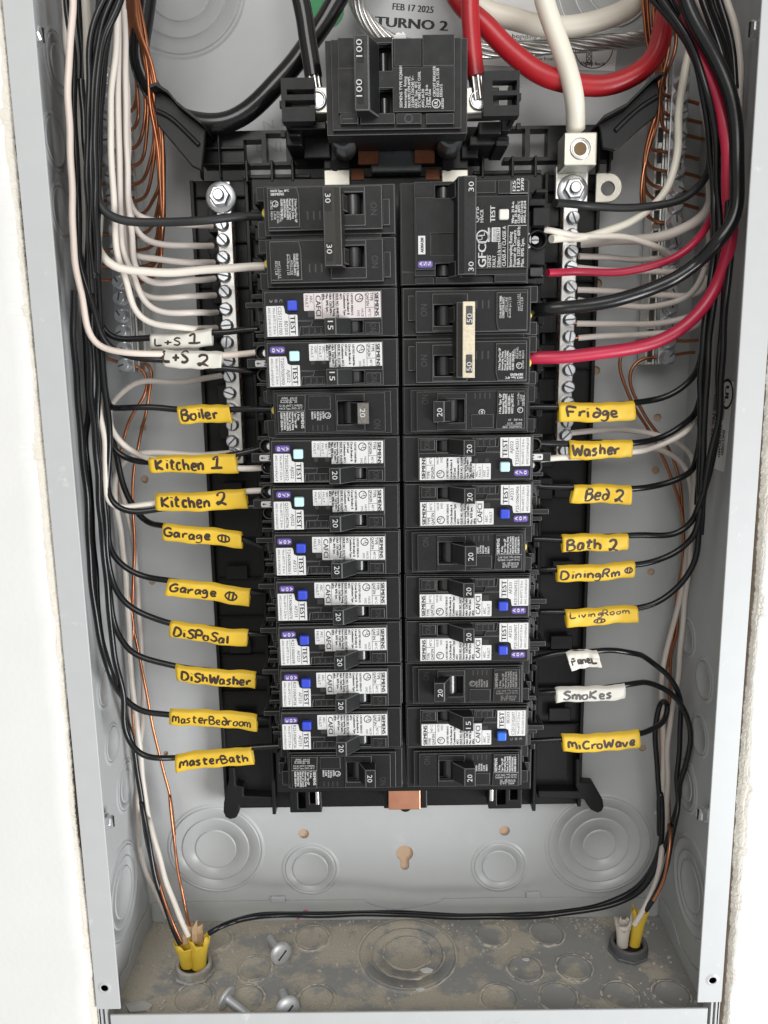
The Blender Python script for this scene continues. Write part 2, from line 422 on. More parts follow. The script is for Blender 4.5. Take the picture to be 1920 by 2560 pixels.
# --- floor with its rows of knockouts under plaster dust
mb = MB(); mb.box(-XW, XW, -HF+.06, -.0, ZF-.05, ZF)
part(mb, 'floor_panel', FLOORM, box)
for fr, X, Y, rr in [('r',205,880,(.62,.92,1.25)),('r',645,785,(.42,)),('r',925,778,(.44,)),('r',815,962,(.42,)),('r',1070,955,(.42,)),
                     ('r',678,1112,(.42,)),('r',985,1108,(.44,)),('r',1308,1100,(.42,)),('r',1575,1095,(.42,)),('q',1205,800,(.44,)),
                     ('q',905,960,(.42,)),('q',1225,1120,(.42,)),('q',590,1110,(.44,)),('q',715,810,(.36,)),('q',860,1120,(.42,))]:
    c = at_z(*P2(fr, X, Y), ZF); 
    ko = knockout((c.x, c.y, ZF), (0, 0, 1), (1, 0, 0), rr, FLOORM, .035)
    for R_ in rr:                                      # dust gathered along each pressed ring, in broken arcs
        a0 = random.uniform(0, 6); ns = 34; mb = MB(); nz = 0; arc = []
        for k in range(ns+1):
            nz = nz*.7+random.uniform(-.02, .02); a = a0+k/ns*random.choice([6.283])*.86
            arc.append((c.x+(R_+.035+nz)*math.cos(a), c.y+(R_+.035+nz)*math.sin(a), ZF+.02))
        mb.tube(arc, .02, 5, rs=[abs(random.gauss(.014, .012))+.004 for _ in arc]); part(mb, 'dust_ring', DUST, ko)
# --- turned-up seam of the floor along the back, with its bowed middle
fl = []
for X, Y in [(360,605)]: pass
outl = [('q',378,618),('q',640,612),('q',1060,606),('q',1475,603),('q',1490,618),('q',1530,636),('q',1600,650),('q',1660,657),('r',150,654),
        ('r',260,640),('r',340,624),('r',380,608),('r',390,597),('r',700,590),('r',1100,590),('r',1500,590)]
pts = [at(*P2(*p_), .045) for p_ in outl]
pts = [(max(-XW+.02, min(XW-.02, p_.x)), -.004, p_.z) for p_ in pts]
pts = [(pts[0][0], -.004, ZF+.003)] + pts + [(pts[-1][0], -.004, ZF+.003)]
mb = MB(); mb.prism(pts, (0, -.045, 0)); part(mb, 'seam_flange', GREY, box, .012, 2)
for fr, X, Y in [('q',1027,598),('r',857,574)]:
    c = at(*P2(fr, X, Y), .05); mb = MB(); mb.box(c.x-.20, c.x+.20, -.09, -.004, c.z-.09, c.z+.09); part(mb, 'lock_tab', GREY, box, .03, 3)
# corner gussets on the side walls
for s, txt in [(-1, ['q',205,1003,'q',250,930,'q',270,860,'q',290,780,'q',325,700,'q',358,640]), (1, ['u',487,1768,'u',420,1700,'u',330,1540,'u',275,1350,'u',215,1215,'u',180,1170])]:
    pts = []
    for k in range(0, len(txt), 3):
        c = at_x(*P2(txt[k], txt[k+1], txt[k+2]), s*(XW-.03)); pts.append((s*(XW-.003), min(-.01, c.y), c.z))
    pts = [(s*(XW-.003), pts[0][1], ZF+.004)] + pts + [(s*(XW-.003), -.01, pts[-1][2]), (s*(XW-.003), -.01, ZF+.004)]
    mb = MB(); mb.prism(pts, (-s*.035, 0, 0)); part(mb, 'corner_gusset', GREY, box, .01, 2)
# --- front flanges
ZB = -17.935
for s, hx, hy in ((-1, *P2('s', 965, 1878)), (1, *P2('u', 607, 1842))):
    mb = MB(); mb.box(s*6.578, s*7.125, -HF, -HF+.055, ZB, ZT)
    fl = part(mb, 'side_flange', FLANGEM, box)
    c = at(hx, hy, HF); k = MB(); k.lathe((c.x, -HF-.2, c.z), (0, 1, 0), [(.085, 0), (.085, .4)], 20, False)
    cut(fl, [part(k, 'cutter', GREY, None)])
    bv = fl.modifiers.new('Bevel', 'BEVEL'); bv.width = .018*S; bv.segments = 2; bv.limit_method = 'ANGLE'
    mb = MB(); mb.lathe((c.x, -HF-.001, c.z), F_, [(.085, 0), (.085, .02), (.11, .016), (.155, .0)], 24, True, up=(1, 0, 0)); part(mb, 'hole_collar', GREY, fl)
    # the box side carries on below the flange as a folded double edge
    mb = MB(); mb.box(s*7.03, s*7.10, -HF+.06, -HF+.5, ZB-2.2, ZB); mb.box(s*6.93, s*6.975, -HF+.07, -HF+.5, ZB-2.2, ZB-.02)
    part(mb, 'folded_edge', GREY, box)
zl = at(*P2('r', 400, 1180), HF-.06).z
mb = MB(); mb.box(-6.86, 6.86, -HF+.06, -HF+.115, zl-2.2, zl)
lip = part(mb, 'bottom_flange', FLANGEM, box, .02, 2)
mb = MB(); a_ = at(*P2('r', 585, 1222), HF-.06); b_ = at(*P2('r', 785, 1216), HF-.06)
letter(mb, 'FRONT', (b_.x, -HF+.057, b_.z-.02), (-1, 0, 0), (0, 0, -1), .2, abs(b_.x-a_.x)); part(mb, 'embossed_word', mat('raised_enamel', (.47, .48, .48), .3), lip)
# --- ink stamps on the back panel
mb = MB()
def wtext(mb, txt, fr, x0, y0, x1, y1, capPx, h, bold=0, mi=0):
    p0 = at(*P2(fr, x0, y0), h); p1 = at(*P2(fr, x1, y1), h); q0 = at(*P2(fr, x0, y0-capPx), h)
    X = p1-p0; Y = Vector((-X.z, 0, X.x))
    if Y.z < 0 and abs(Y.z) > abs(Y.x): Y = -Y
    letter(mb, txt, p0, X, Y, (q0-p0).length, X.length, bold, mi)
wtext(mb, 'FEB 17 2025', 'b', 880, 58, 1128, 80, 42, .004, .012)
wtext(mb, 'TURNO 2', 'b', 772, 158, 1210, 188, 62, .004, .035)
part(mb, 'ink_stamp', INK, back)
mb = MB(); wtext(mb, 'N I', 'b', 95, 790, 215, 775, 55, .004); wtext(mb, 'ENI', 'b', 50, 925, 205, 925, 60, .004); wtext(mb, 'C', 'c', 95, 550, 120, 550, 30, .004)
part(mb, 'embossed_mark', mat('pressed_enamel', (.34, .35, .35), .4), back)

# --- stickers
mb = MB(); c = at(*P2('b', 478, 58), .004); mb.lathe((c.x, -.003, c.z), F_, [(.40, 0), (.40, .006)], 40, False)
tag(part(mb, 'round_sticker', GREEN, None), 'plain green round sticker on the back panel behind the black cables', 'sticker')
cs = [at(*P2('z', *p_), .006) for p_ in ((1206, -10), (1556, -6), (1537, 178), (1208, 163))]
mb = MB(); mb.prism([(p_.x, -.003, p_.z) for p_ in cs], (0, -.006, 0))
stk = tag(part(mb, 'instruction_sticker', STICK, None, .0, 0), 'white instruction sticker on the back panel behind red and white cables', 'sticker')
mb = MB()
for t_, x0, y0, x1, y1, c_ in [('ll and', 1492, 190, 1565, 195, 26), ('the bonding screw prior', 1530, 226, 2010, 252, 27), ('the bonding', 1575, 252, 1810, 262, 25)]:
    wtext(mb, t_, 'b', x0, y0, x1, y1, c_, .013)
wtext(mb, 'SMRT n', 'c', 215, 348, 328, 346, 24, .013); wtext(mb, 'it away from t', 'c', 155, 376, 330, 382, 25, .013)
wtext(mb, '4740081 Rev.01', 'c', 477, 409, 632, 412, 22, .013, .004)
c = at(*P2('c', 565, 300), .013); ring2(mb, (c.x, -.0135, c.z), (1, 0, 0), (0, 0, 1), .42, .44, 40)
for k in range(3):
    ring2(mb, (c.x-.1, -.0135, c.z-.28+k*.1), (1, 0, 0), (0, 0, 1), .03, .045, 12)
mb.box(c.x-.17, c.x-.155, -.0145, -.0130, c.z-.4, c.z-.05); mb.box(c.x-.05, c.x-.035, -.0145, -.0130, c.z-.4, c.z-.05)
mb.box(c.x-.3, c.x+.35, -.0145, -.0130, c.z+.02, c.z+.035)
part(mb, 'print', INK, stk)
# listing sticker on the right-hand wall
cs = [at_x(*P2(*p_), XW-.01) for p_ in (('g',1352,1250),('g',1428,1270),('n',1362,482),('n',1246,440))]
mb = MB(); mb.prism([(XW-.003, p_.y, p_.z) for p_ in cs], (-.006, 0, 0))
stk = tag(part(mb, 'listing_sticker', STICK, None), 'tall white listing sticker on the shaded side wall behind the black wires', 'sticker')
mb = MB()
def stext(txt, fr0, x0, y0, fr1, x1, y1, size):
    p0 = at_x(*P2(fr0, x0, y0), XW-.013); p1 = at_x(*P2(fr1, x1, y1), XW-.013)
    X = p1-p0; X.x = 0; Y = Vector((0, -X.z, X.y))
    if Y.y > 0: Y = -Y
    letter(mb, txt, (XW-.0125, p0.y, p0.z), X, Y, size, X.length, .01)
stext('LISTED', 'g', 1352, 1400, 'n', 1342, 130, .16); stext('PANELBOARD', 'n', 1338, 165, 'n', 1322, 378, .13); stext('ENCLOSED', 'n', 1356, 200, 'n', 1344, 365, .13)
stext('Issue No. 0163505', 'g', 1300, 1355, 'n', 1266, 370, .22)
c = at_x(*P2('g', 1382, 1352), XW-.0125); ring2(mb, (XW-.0125, c.y, c.z), (0, 1, 0), (0, 0, 1), .27, .33, 32)
letter(mb, 'UL', (XW-.0125, c.y+.08, c.z+.18), (0, 0, -1), (0, -1, 0), .2, .34, .03)
part(mb, 'print', INK, stk)

# --- wall screws with slotted hexagon heads poking in through the side walls
def hex_bolt(mb, c, ax, r, hh, n=6, washer=None, ph=.3, slot=None, slots=1):
    ax = Vector(ax).normalized(); c = Vector(c)
    if washer: mb.lathe(c, ax, [(washer, 0), (washer, .03), (washer*.93, .05), (r, .055)], 28)
    b0 = .05 if washer else 0
    mb.lathe(c, ax, [(r, b0), (r, b0+hh*.82), (r*.86, b0+hh)], n, False, phase=ph)
    return b0+hh
for fr, X, Y, s, lab in [('s',998,345,-1,'low on the bright side wall'),('u',530,455,1,'low on the shaded side wall'),('a',232,222,-1,'high on the side wall beside the pink-white wire'),('c',1585,185,1,'high on the side wall beside the red wire')]:
    c = at_x(*P2(fr, X, Y), s*(XW-.15))
    t = thing('wall_screw', (s*XW, c.y, c.z), 'zinc hex screw poking through '+lab, 'screw', 'zinc screws through the side walls')
    mb = MB(); mb.lathe((s*XW, c.y, c.z), (-s, 0, 0), [(.09, 0), (.09, .12)], 14); hex_bolt(mb, (s*(XW-.07), c.y, c.z), (-s, -.12, .05), .16, .15, washer=.2)
    part(mb, 'hex_head', ZINC, t, .012, 2)
    mb = MB(); mb.box(s*(XW-.285), s*(XW-.262), c.y-.025, c.y+.025, c.z-.13, c.z+.13); part(mb, 'slot', HOLEM, t)

# ================================================================== DRYWALL
def drywall(s, edge_fr, lab):
    """painted board with a chewed edge: white face, ragged paper, sloping gypsum, then down into the gap"""
    rnd = random.Random(11+s); t = thing('drywall', (s*10, -HF, ZF), lab, 'drywall', 'cut drywall round the panel')
    zs = [ZT - k*(ZT-ZF+4)/900 for k in range(901)]
    n1 = n2 = n3 = 0.; rows = []; brk = 0; dz = [0.]*9
    for z in zs:
        n1 = n1*.86+rnd.uniform(-.013, .013); n2 = n2*.6+rnd.uniform(-.014, .014); n3 = n3*.93+rnd.uniform(-.008, .008)
        if s < 0: e0 = 7.27+ .025*math.sin(z*.9+1) + .02*math.sin(z*2.3); e1 = 7.135+max(0, .07*math.sin(z*.55+2.2)*(1 if z < -8 else .35))
        else: e0 = 7.41+.03*math.sin(z*.8); e1 = 7.265+.03*math.sin(z*.7+1)
        if rnd.random() < .010: brk = rnd.randint(4, 16)
        chip = .0
        if brk: brk -= 1; chip = rnd.uniform(.02, .07)
        xo = e0+n1+chip; xi = e1+n2*.5+abs(n3)
        xi = min(xi, xo-.06)
        hf = HF+.03 if s < 0 else HF-.10
        r_ = [(s*14, -hf, z), (s*(xo+.35), -hf, z), (s*(xo+.02), -hf, z), (s*xo, -hf+.012, z)]
        m_ = 7
        for j in range(1, m_+1):
            f = j/m_; dz[j] = dz[j]*.9+rnd.uniform(-.005, .005)
            r_.append((s*(xo+(xi-xo)*f+rnd.uniform(-.006, .006)), -hf+.012+.11*f*f+abs(dz[j])*.9, z+rnd.uniform(-.004, .004)))
        r_ += [(s*(xi+.01), -hf+.25, z), (s*(xi+.012), -hf+.8, z)]
        rows.append(r_)
    mb = MB()
    face = [r[:4] for r in rows]; core = [r[3:11] for r in rows]; deep = [r[10:] for r in rows]
    mb.grid(face, True, 0)
    part(mb, 'painted_face', DRYW, t)
    mb = MB(); mb.grid(core, False, 0); part(mb, 'torn_edge', GYP, t)
    mb = MB(); mb.grid(deep, False, 0); part(mb, 'board_core', CARD, t)
drywall(-1, None, 'white drywall left of the box with a chewed plaster edge tight to the flange')
drywall(1, None, 'white drywall right of the box with a furry torn edge and a dark gap')
# ================================================================== BLACK INTERIOR BASE
base = thing('interior_base', (0, -.1, -13.5), 'black moulded plastic interior base carrying the two columns of breakers', 'breaker base')
xl = lambda px, py, h: at(px, py, h).x
zz = lambda px, py, h: at(px, py, h).z
XL, XR = xl(520, 1200, .45), xl(1474, 1200, .45); ZTOP = zz(500, 452, .45); ZBOT = zz(1000, 2016, .45)
mb = MB(); mb.box(XL, XR, -.45, -.12, ZBOT, ZTOP); part(mb, 'tray', BASEM, base, .03, 2)
mb = MB()
for s in (-1, 1):
    X0 = XL if s < 0 else XR
    # outer rail, inner rail and the cross ribs between them
    mb.box(X0+(-s)*.0, X0-s*.09, -.62, -.455, ZBOT+.02, ZTOP-.02)
    mb.box(s*3.42, s*3.33, -.80, -.455, ZBOT+.02, ZTOP-.02)
    for k in range(14):
        z = ZTOP-.35-k*1.0
        mb.box(X0-s*.095, s*3.425, -.58, -.455, z-.04, z)
    for k in range(7):
        z = ZTOP-1.2-k*1.93
        mb.box(X0-s*.35, X0-s*.9, -.66, -.586, z-.45, z-.10)
part(mb, 'rib_frame', BASEM, base, .015, 1)
mb = MB(); mb.box(-3.2, 3.2, -1.28, -.455, ZBOT+.9, ZTOP-.15); part(mb, 'breaker_carrier', BASEM, base, .04, 2)
for s in (-1, 1):
    for k in range(13):
        mb = MB(); z = -.5-k
        mb.box(s*2.78, s*3.18, -1.62, -1.29, z-.30, z+.30); mb.box(s*3.02, s*3.17, -1.86, -1.625, z-.24, z-.06); part(mb, 'breaker_hook', BASEM, base, .03, 2)
    # stand-off under the neutral bar
    xb = s*4.02 if s < 0 else 3.42
    mb = MB()
    for k in range(9):
        mb.box(xb-.24, xb+.24, -.86, -.45, -.55-k*.78, -.02-k*.78)
    part(mb, 'bar_stand', BASEM, base, .02, 1)
    # bottom clips and the square feet
    for fr, X0, X1, Y0, Y1 in ([('q', 1085, 1255, 40, 148)] if s < 0 else [('r', 625, 797, 28, 128)]):
        a_ = at(*P2(fr, X0, Y0), 1.0); b_ = at(*P2(fr, X1, Y1), 1.0)
        mb = MB(); mb.plate(a_.x, b_.x, b_.z, a_.z+.3, -.46, -1.0, [(a_.x+.22, b_.x-.42, b_.z+.12, a_.z+.4), (b_.x-.30, b_.x-.12, b_.z+.25, a_.z+.4)])
        part(mb, 'bottom_clip', BASEM, base, .025, 2)
        mb = MB(); xq = b_.x-.1 if s < 0 else a_.x+.06
        mb.box(xq-.045, xq+.045, -1.12, -1.01, b_.z+.28, a_.z+.45); part(mb, 'metal_pin', ALU, base, .02, 2)
    foot = [('o',1262,960),('o',1262,1050),('o',1245,1110),('o',1228,1200),('o',1226,1260),('o',1240,1295),('o',1272,1310),('o',1312,1300),('o',1332,1262),('o',1338,1215),('o',1560,1215),('o',1560,1160),('o',1362,1150),('o',1362,1090),('o',1310,1080),('o',1300,960)] if s < 0 else \
           [('p',372,905),('p',372,1090),('p',388,1120),('p',300,1118),('p',120,1118),('p',120,1170),('p',430,1175),('p',452,1215),('p',475,1245),('p',520,1268),('p',550,1255),('p',562,1225),('p',555,1180),('p',490,1065),('p',405,1060),('p',400,905)]
    pts = [at(*P2(*q_), .75) for q_ in foot]
    mb = MB(); mb.prism([(q_.x, -.75, q_.z) for q_ in pts], (0, .3, 0)); part(mb, 'foot', BASEM, base, .04, 3)
# copper tail in its black cradle
a_ = at(*P2('r', 105, 30), 1.2); b_ = at(*P2('r', 272, 134), 1.2)
mb = MB(); mb.plate(a_.x-.12, b_.x+.18, b_.z-.02, a_.z+.25, -.46, -1.1, [(a_.x, b_.x, b_.z+.1, a_.z+.5)]); part(mb, 'tail_cradle', BASEM, base, .03, 2)
mb = MB(); mb.box(a_.x, b_.x, -1.22, -1.12, b_.z+.02, a_.z+1.1); mb.box(a_.x, b_.x, -1.115, -.9, b_.z+.105, b_.z+.2)
part(mb, 'bus_tail', COPBUS, base, .02, 2)
c = at(*P2('r', 195, 142), .8); mb = MB(); mb.lathe((c.x, -.46, c.z+.06), F_, [(.16, 0), (.16, .2)], 20); part(mb, 'screw_boss', BASEM, base, .02)
# --- cross rail with square windows above the breakers
RT_ = zz(1000, 335, .9); RB_ = zz(1000, 408, .9)
def px_rect(fr, x0, y0, x1, y1, h):
    a = at(*P2(fr, x0, y0), h); b = at(*P2(fr, x1, y1), h); return (a.x, b.x, b.z, a.z)
wins = [px_rect('a', 1530, 880, 1648, 1025, .9), px_rect('b', 108, 815, 235, 985, .9), px_rect('b', 1425, 800, 1560, 985, .9),
        px_rect('c', -55, 812, 130, 985, .9), px_rect('c', 165, 812, 272, 985, .9)]
x0 = at(*P2('a', 1270, 900), .9).x; x1 = at(*P2('c', 690, 900), .9).x; zt = at(*P2('b', 100, 795), .9).z; zb = at(*P2('b', 100, 1010), .9).z
mb = MB(); mb.plate(x0, x1, zb, zt, -.5, -.9, wins); part(mb, 'cross_rail', BASEM, base, .02, 2)
mb = MB()
for s, fr, X, Y in ((-1, 'a', 1260, 880), (-1, 'a', 1380, 880), (1, 'c', 590, 900), (1, 'c', 660, 900)):
    c = at(*P2(fr, X, Y), 1.0)
    mb = MB(); mb.box(c.x-.02, c.x+.02, -1.15, -.905, zb-.3, zt-.05); part(mb, 'rail_rib', BASEM, base, .012, 1)
mb = MB(); mb.box(x0+.02, x0+.95, -1.1, -.905, zt-.75, zt-.70); part(mb, 'rail_rib', BASEM, base, .012, 1); mb = MB(); mb.box(x0+.03, x0+.94, -1.0, -.906, zt-.40, zt-.34)
part(mb, 'rail_rib', BASEM, base, .012, 1)
mb = MB()
for k, x in enumerate([-3.3, -2.75, -2.3, 1.85, 2.5, 3.0]):
    mb = MB(); mb.box(x, x+.06, -1.3, -.905, zb-.42, zb+.02); part(mb, 'rail_tab', BASEM, base, .012, 1)
mb = MB(); mb.box(-3.4, -1.9, -1.049, -.906, zb-.30, zb-.22); part(mb, 'rail_tab', BASEM, base, .012, 1)
mb = MB(); mb.box(1.7, 3.2, -1.05, -.905, zb-.30, zb-.22)
part(mb, 'rail_tab', BASEM, base, .012, 1)
# --- cable guide wings: shallow channels standing off at each end of the rail
def wing(front, fold, s):
    fo = [at(*P2(*q_), 1.9) for q_ in front]
    mb = MB(); mb.prism([(q_.x, -1.9, q_.z) for q_ in fo], (0, .12, 0)); g_ = part(mb, 'cable_guide', BASEM, base, .03, 2)
    # its raised upper flange and the stiffening rib across the face
    f2 = [at(*P2(*q_), 2.0) for q_ in fold]; mb = MB()
    mb.tube(relax(even(spline([(q_.x, -1.93, q_.z) for q_ in f2]), .1), 4), .05, 8); part(mb, 'guide_rib', BASEM, g_)
    up = fo[:5] if s > 0 else fo[:6]
    mb = MB()
    for a, b in zip(up[:-1], up[1:]):
        mb.add([(a.x, -2.25, a.z), (b.x, -2.25, b.z), (b.x, -.9, b.z), (a.x, -.9, a.z), (a.x, -2.25, a.z+.06), (b.x, -2.25, b.z+.06), (b.x, -.9, b.z+.06), (a.x, -.9, a.z+.06)],
               [(0,1,2,3),(4,7,6,5),(0,4,5,1),(1,5,6,2),(2,6,7,3),(3,7,4,0)])
    part(mb, 'guide_flange', BASEM, g_)
wing([('a',968,590),('a',1010,574),('a',1085,622),('a',1140,690),('a',1290,810),('a',1285,900),('a',1268,1075),('a',1205,1045),('a',1020,825),('a',985,780),('a',968,660)],
     [('a',978,690),('a',1040,710),('a',1130,790),('a',1245,905)], 1)
wing([('c',600,775),('c',740,700),('c',840,600),('c',900,540),('c',945,507),('c',968,512),('c',976,570),('c',974,680),('c',955,735),('c',870,800),('c',770,890),('c',700,945),('c',620,930)],
     [('c',972,600),('c',900,640),('c',800,720),('c',705,815)], -1)

# ================================================================== BARS
SLOTM = mat('slot_shadow', (.10, .105, .11), .5, .7, .2, 400)
DCOP = mat('dull_copper', (.22, .085, .045), .5, .7, .3, 300)
def bar_screw(t, c, ax=(0, -1, 0), r=.125, rot=0., m=ZINC, hh=.14):
    """slotted round-hex head of a terminal screw"""
    ax = Vector(ax).normalized(); c = Vector(c)
    mb = MB(); mb.lathe(c, ax, [(r*1.12, 0), (r*1.12, .03), (r, .045), (r, hh*.8), (r*.82, hh)], 20)
    o = part(mb, 'screw', m, t)
    X = Vector((math.cos(rot), 0, math.sin(rot))); Y = ax.cross(X)
    mb = MB(); d = c+ax*(hh+.001); q_ = [d+X*r*.85+Y*.017, d-X*r*.85+Y*.017, d-X*r*.85-Y*.017, d+X*r*.85-Y*.017]
    mb.prism(q_, -ax*.03)
    part(mb, 'slot', SLOTM, o)
    return o
HN = 1.25     # face of the neutral bars
def neutral_bar(top, bot, screws, bolt, name_lab):
    a = at(*top, HN); b = at(*bot, HN); xm = (a.x+b.x)/2
    t = thing('neutral_bar', (xm, -HN+.35, b.z), name_lab, 'neutral bar', 'neutral bars beside the breakers')
    wd = .165
    d = Vector((b.x-a.x, 0, b.z-a.z)); d.normalize(); nn = Vector((-d.z, 0, d.x))
    mb = MB(); q_ = [a+nn*wd, a-nn*wd, b-nn*wd, b+nn*wd]
    mb.prism([(p_.x, -HN, p_.z) for p_ in q_], (0, .36, 0)); part(mb, 'bar', ALU, t, .02, 2)
    rr = random.Random(5)
    ins = 1 if xm < 0 else -1
    for k, (X, Y) in enumerate(screws):
        c = at(X, Y, HN); tt = max(0, min(1, (c-a).dot(d)/(b-a).length)); q0 = a+(b-a)*tt
        bar_screw(t, (q0.x+(c.x-q0.x)*.6, -HN-.001, c.z), r=.135, rot=rr.uniform(0, 3.1))
        # wire-hole shadow on the inner face
        mb = MB(); mb.lathe((q0.x+ins*(wd-.002), -HN+.17, c.z-.02), (ins, 0, 0), [(.07, 0), (.07, .012)], 14); part(mb, 'wire_hole', DCOP, t)
    c = at(*bolt, HN+.1); mb = MB(); mb.lathe((c.x, -HN-.002, c.z), F_, [(.33, 0), (.335, .03), (.31, .05), (.24, .07)], 36); part(mb, 'washer', ZINC, t)
    mb = MB(); mb.lathe((c.x, -HN-.06, c.z), F_, [(.235, 0), (.235, .17), (.2, .2)], 6, False, phase=.35); part(mb, 'hex_nut', ZINC, t, .02, 2)
    mb = MB(); mb.lathe((c.x, -HN-.2, c.z), F_, [(.125, 0), (.125, .14), (.10, .17)], 20); part(mb, 'stud', ZINC, t)
    return t
SL = [(1250,225),(1255,335),(1258,455),(1263,580),(1268,690),(1275,810),(1283,925),(1283,1040),(1297,1165),(1302,1275),(1300,1390),(1308,1500)]
SL = [P2('d', *q_) for q_ in SL] + [P2('m', 1280, 165), P2('m', 1277, 275), P2('m', 1300, 365)]
nbl = neutral_bar(P2('a', 1398, 1140), P2('m', 1316, 425), SL, P2('a', 1385, 1236), 'tinned neutral bar left of the breakers, a plain nut at its top')
SR = [(362,175),(352,290),(350,400),(347,505),(343,635),(343,745),(335,855),(335,968),(340,1070),(338,1190),(333,1305),(330,1408)]
SR = [P2('g', *q_) for q_ in SR] + [P2('n', 325, 145), P2('n', 312, 235), P2('n', 296, 335)]
nbr = neutral_bar(P2('c', 430, 1040), P2('n', 288, 372), SR, P2('c', 435, 1192), 'tinned neutral bar right of the breakers, carrying the big cable lug')
# lug with the set screw on the right bar, its flat tongue and the bonding tab
c = at(*P2('c', 482, 935), 1.95)
mb = MB(); mb.box(c.x-.345, c.x+.345, -1.95, -1.27, c.z-.33, c.z+.33); lug = part(mb, 'cable_lug', LUGM, nbr, .035, 3)
mb = MB(); mb.lathe((c.x-.01, -1.951, c.z), F_, [(.215, 0), (.215, .012), (.19, .022), (.165, .02), (.155, -.05), (.05, -.08)], 32); part(mb, 'set_screw', ALU, lug)
mb = MB(); mb.lathe((c.x-.01, -1.952, c.z), F_, [(.135, 0), (.135, .004)], 24, False); part(mb, 'hex_socket', mat('brass_shadow', (.16, .11, .06), .5, .8), lug)
a_ = at(*P2('c', 330, 1040), 1.3); b_ = at(*P2('c', 530, 1265), 1.3)
mb = MB(); mb.box(a_.x, b_.x, -1.252, -1.1, b_.z, a_.z); part(mb, 'tongue', ALU, nbr, .02, 2)
a_ = at(*P2('c', 580, 1085), 1.0); b_ = at(*P2('c', 655, 1178), 1.0); z0 = at(*P2('c', 655, 1272), 1.0).z
R_ = b_.z-z0
pts = [(a_.x, -1.0, b_.z+R_), (a_.x, -1.0, b_.z-R_)] + [(b_.x+R_*math.sin(k*math.pi/20), -1.0, b_.z-R_*math.cos(k*math.pi/20)) for k in range(21)]
mb = MB(); mb.prism(pts, (0, .09, 0)); tab = part(mb, 'bonding_tab', LUGM, nbr)
k = MB(); k.lathe((b_.x, -1.3, b_.z-.02), (0, 1, 0), [(.145, 0), (.145, .6)], 24, False); cut(tab, [part(k, 'cutter', GREY, None)])
bv = tab.modifiers.new('Bevel', 'BEVEL'); bv.width = .02*S; bv.segments = 2; bv.limit_method = 'ANGLE'

HG = .85
def ground_bar(top, bot, screws, side, lab):
    a = at(*top, HG); b = at(*bot, HG)
    t = thing('ground_bar', ((a.x+b.x)/2, -.1, b.z), lab, 'ground bar', 'ground bars on the back panel')
    d = Vector((b.x-a.x, 0, b.z-a.z)).normalized(); nn = Vector((-d.z, 0, d.x)); wd = .19
    if nn.x < 0: nn = -nn
    mb = MB(); mb.prism([(p_.x, -HG, p_.z) for p_ in (a+nn*wd, a-nn*wd, b-nn*wd, b+nn*wd)], (0, .35, 0)); part(mb, 'bar', mat('dull_zinc', (.50, .51, .52), .36, 1., .2, 120, .1, 700), t, .02, 2)
    # slotted foot rail on the side that faces the breakers
    L = (b-a).length; mb = MB(); s_ = nn*side
    for o0, o1 in ((.195, .25), (.36, .43)):
        q_ = [a+s_*o0, a+s_*o1, b+s_*o1, b+s_*o0]
        mb.prism([(p_.x, -.62, p_.z) for p_ in q_], (0, .5, 0))
    nn_ = int(L/.42)
    for k in range(nn_+1):
        e0 = a+d*(k*L/nn_-.07); e1 = a+d*(k*L/nn_+.07)
        if k == 0: e0 = a
        if k == nn_: e1 = b
        q_ = [e0+s_*.252, e0+s_*.358, e1+s_*.358, e1+s_*.252]
        mb.prism([(p_.x, -.60, p_.z) for p_ in q_], (0, .48, 0))
    part(mb, 'slotted_rail', ALU, t, .012, 1)
    rr = random.Random(9)
    for X, Y in screws:
        c = at(X, Y, HG+.1); tt = max(0, min(1, (c-a).dot(d)/L)); q0 = a+(b-a)*tt
        bar_screw(t, (q0.x, -HG-.002, c.z), ax=(.15*side*-1, -1, .05), r=.15, rot=rr.uniform(0, 3), hh=.17)
    return t
SG = [P2('a', *q_) for q_ in ((672,460),(660,565),(662,655),(655,765),(668,885),(675,1005),(685,1120),(692,1230),(700,1330))] + \
     [P2('d', *q_) for q_ in ((500,265),(515,395),(530,490),(540,625),(540,735),(585,855),(560,965),(585,1080),(595,1195))]
gbl = ground_bar(P2('a', 655, 250), P2('d', 600, 1245), SG, 1, 'slotted ground bar behind the cream wires on the left')
SG = [P2('c', *q_) for q_ in ((1165,510),(1150,605),(1148,718),(1140,835),(1130,945),(1115,1070),(1108,1180),(1100,1290),(1090,1395))] + \
     [P2('g', *q_) for q_ in ((1048,325),(1040,430),(1035,540),(1050,660),(1020,775),(1010,885),(1003,1000),(992,1105))]
gbr = ground_bar(P2('c', 1120, 350), P2('g', 975, 1155), SG, -1, 'slotted ground bar behind the red and grey wires on the right')
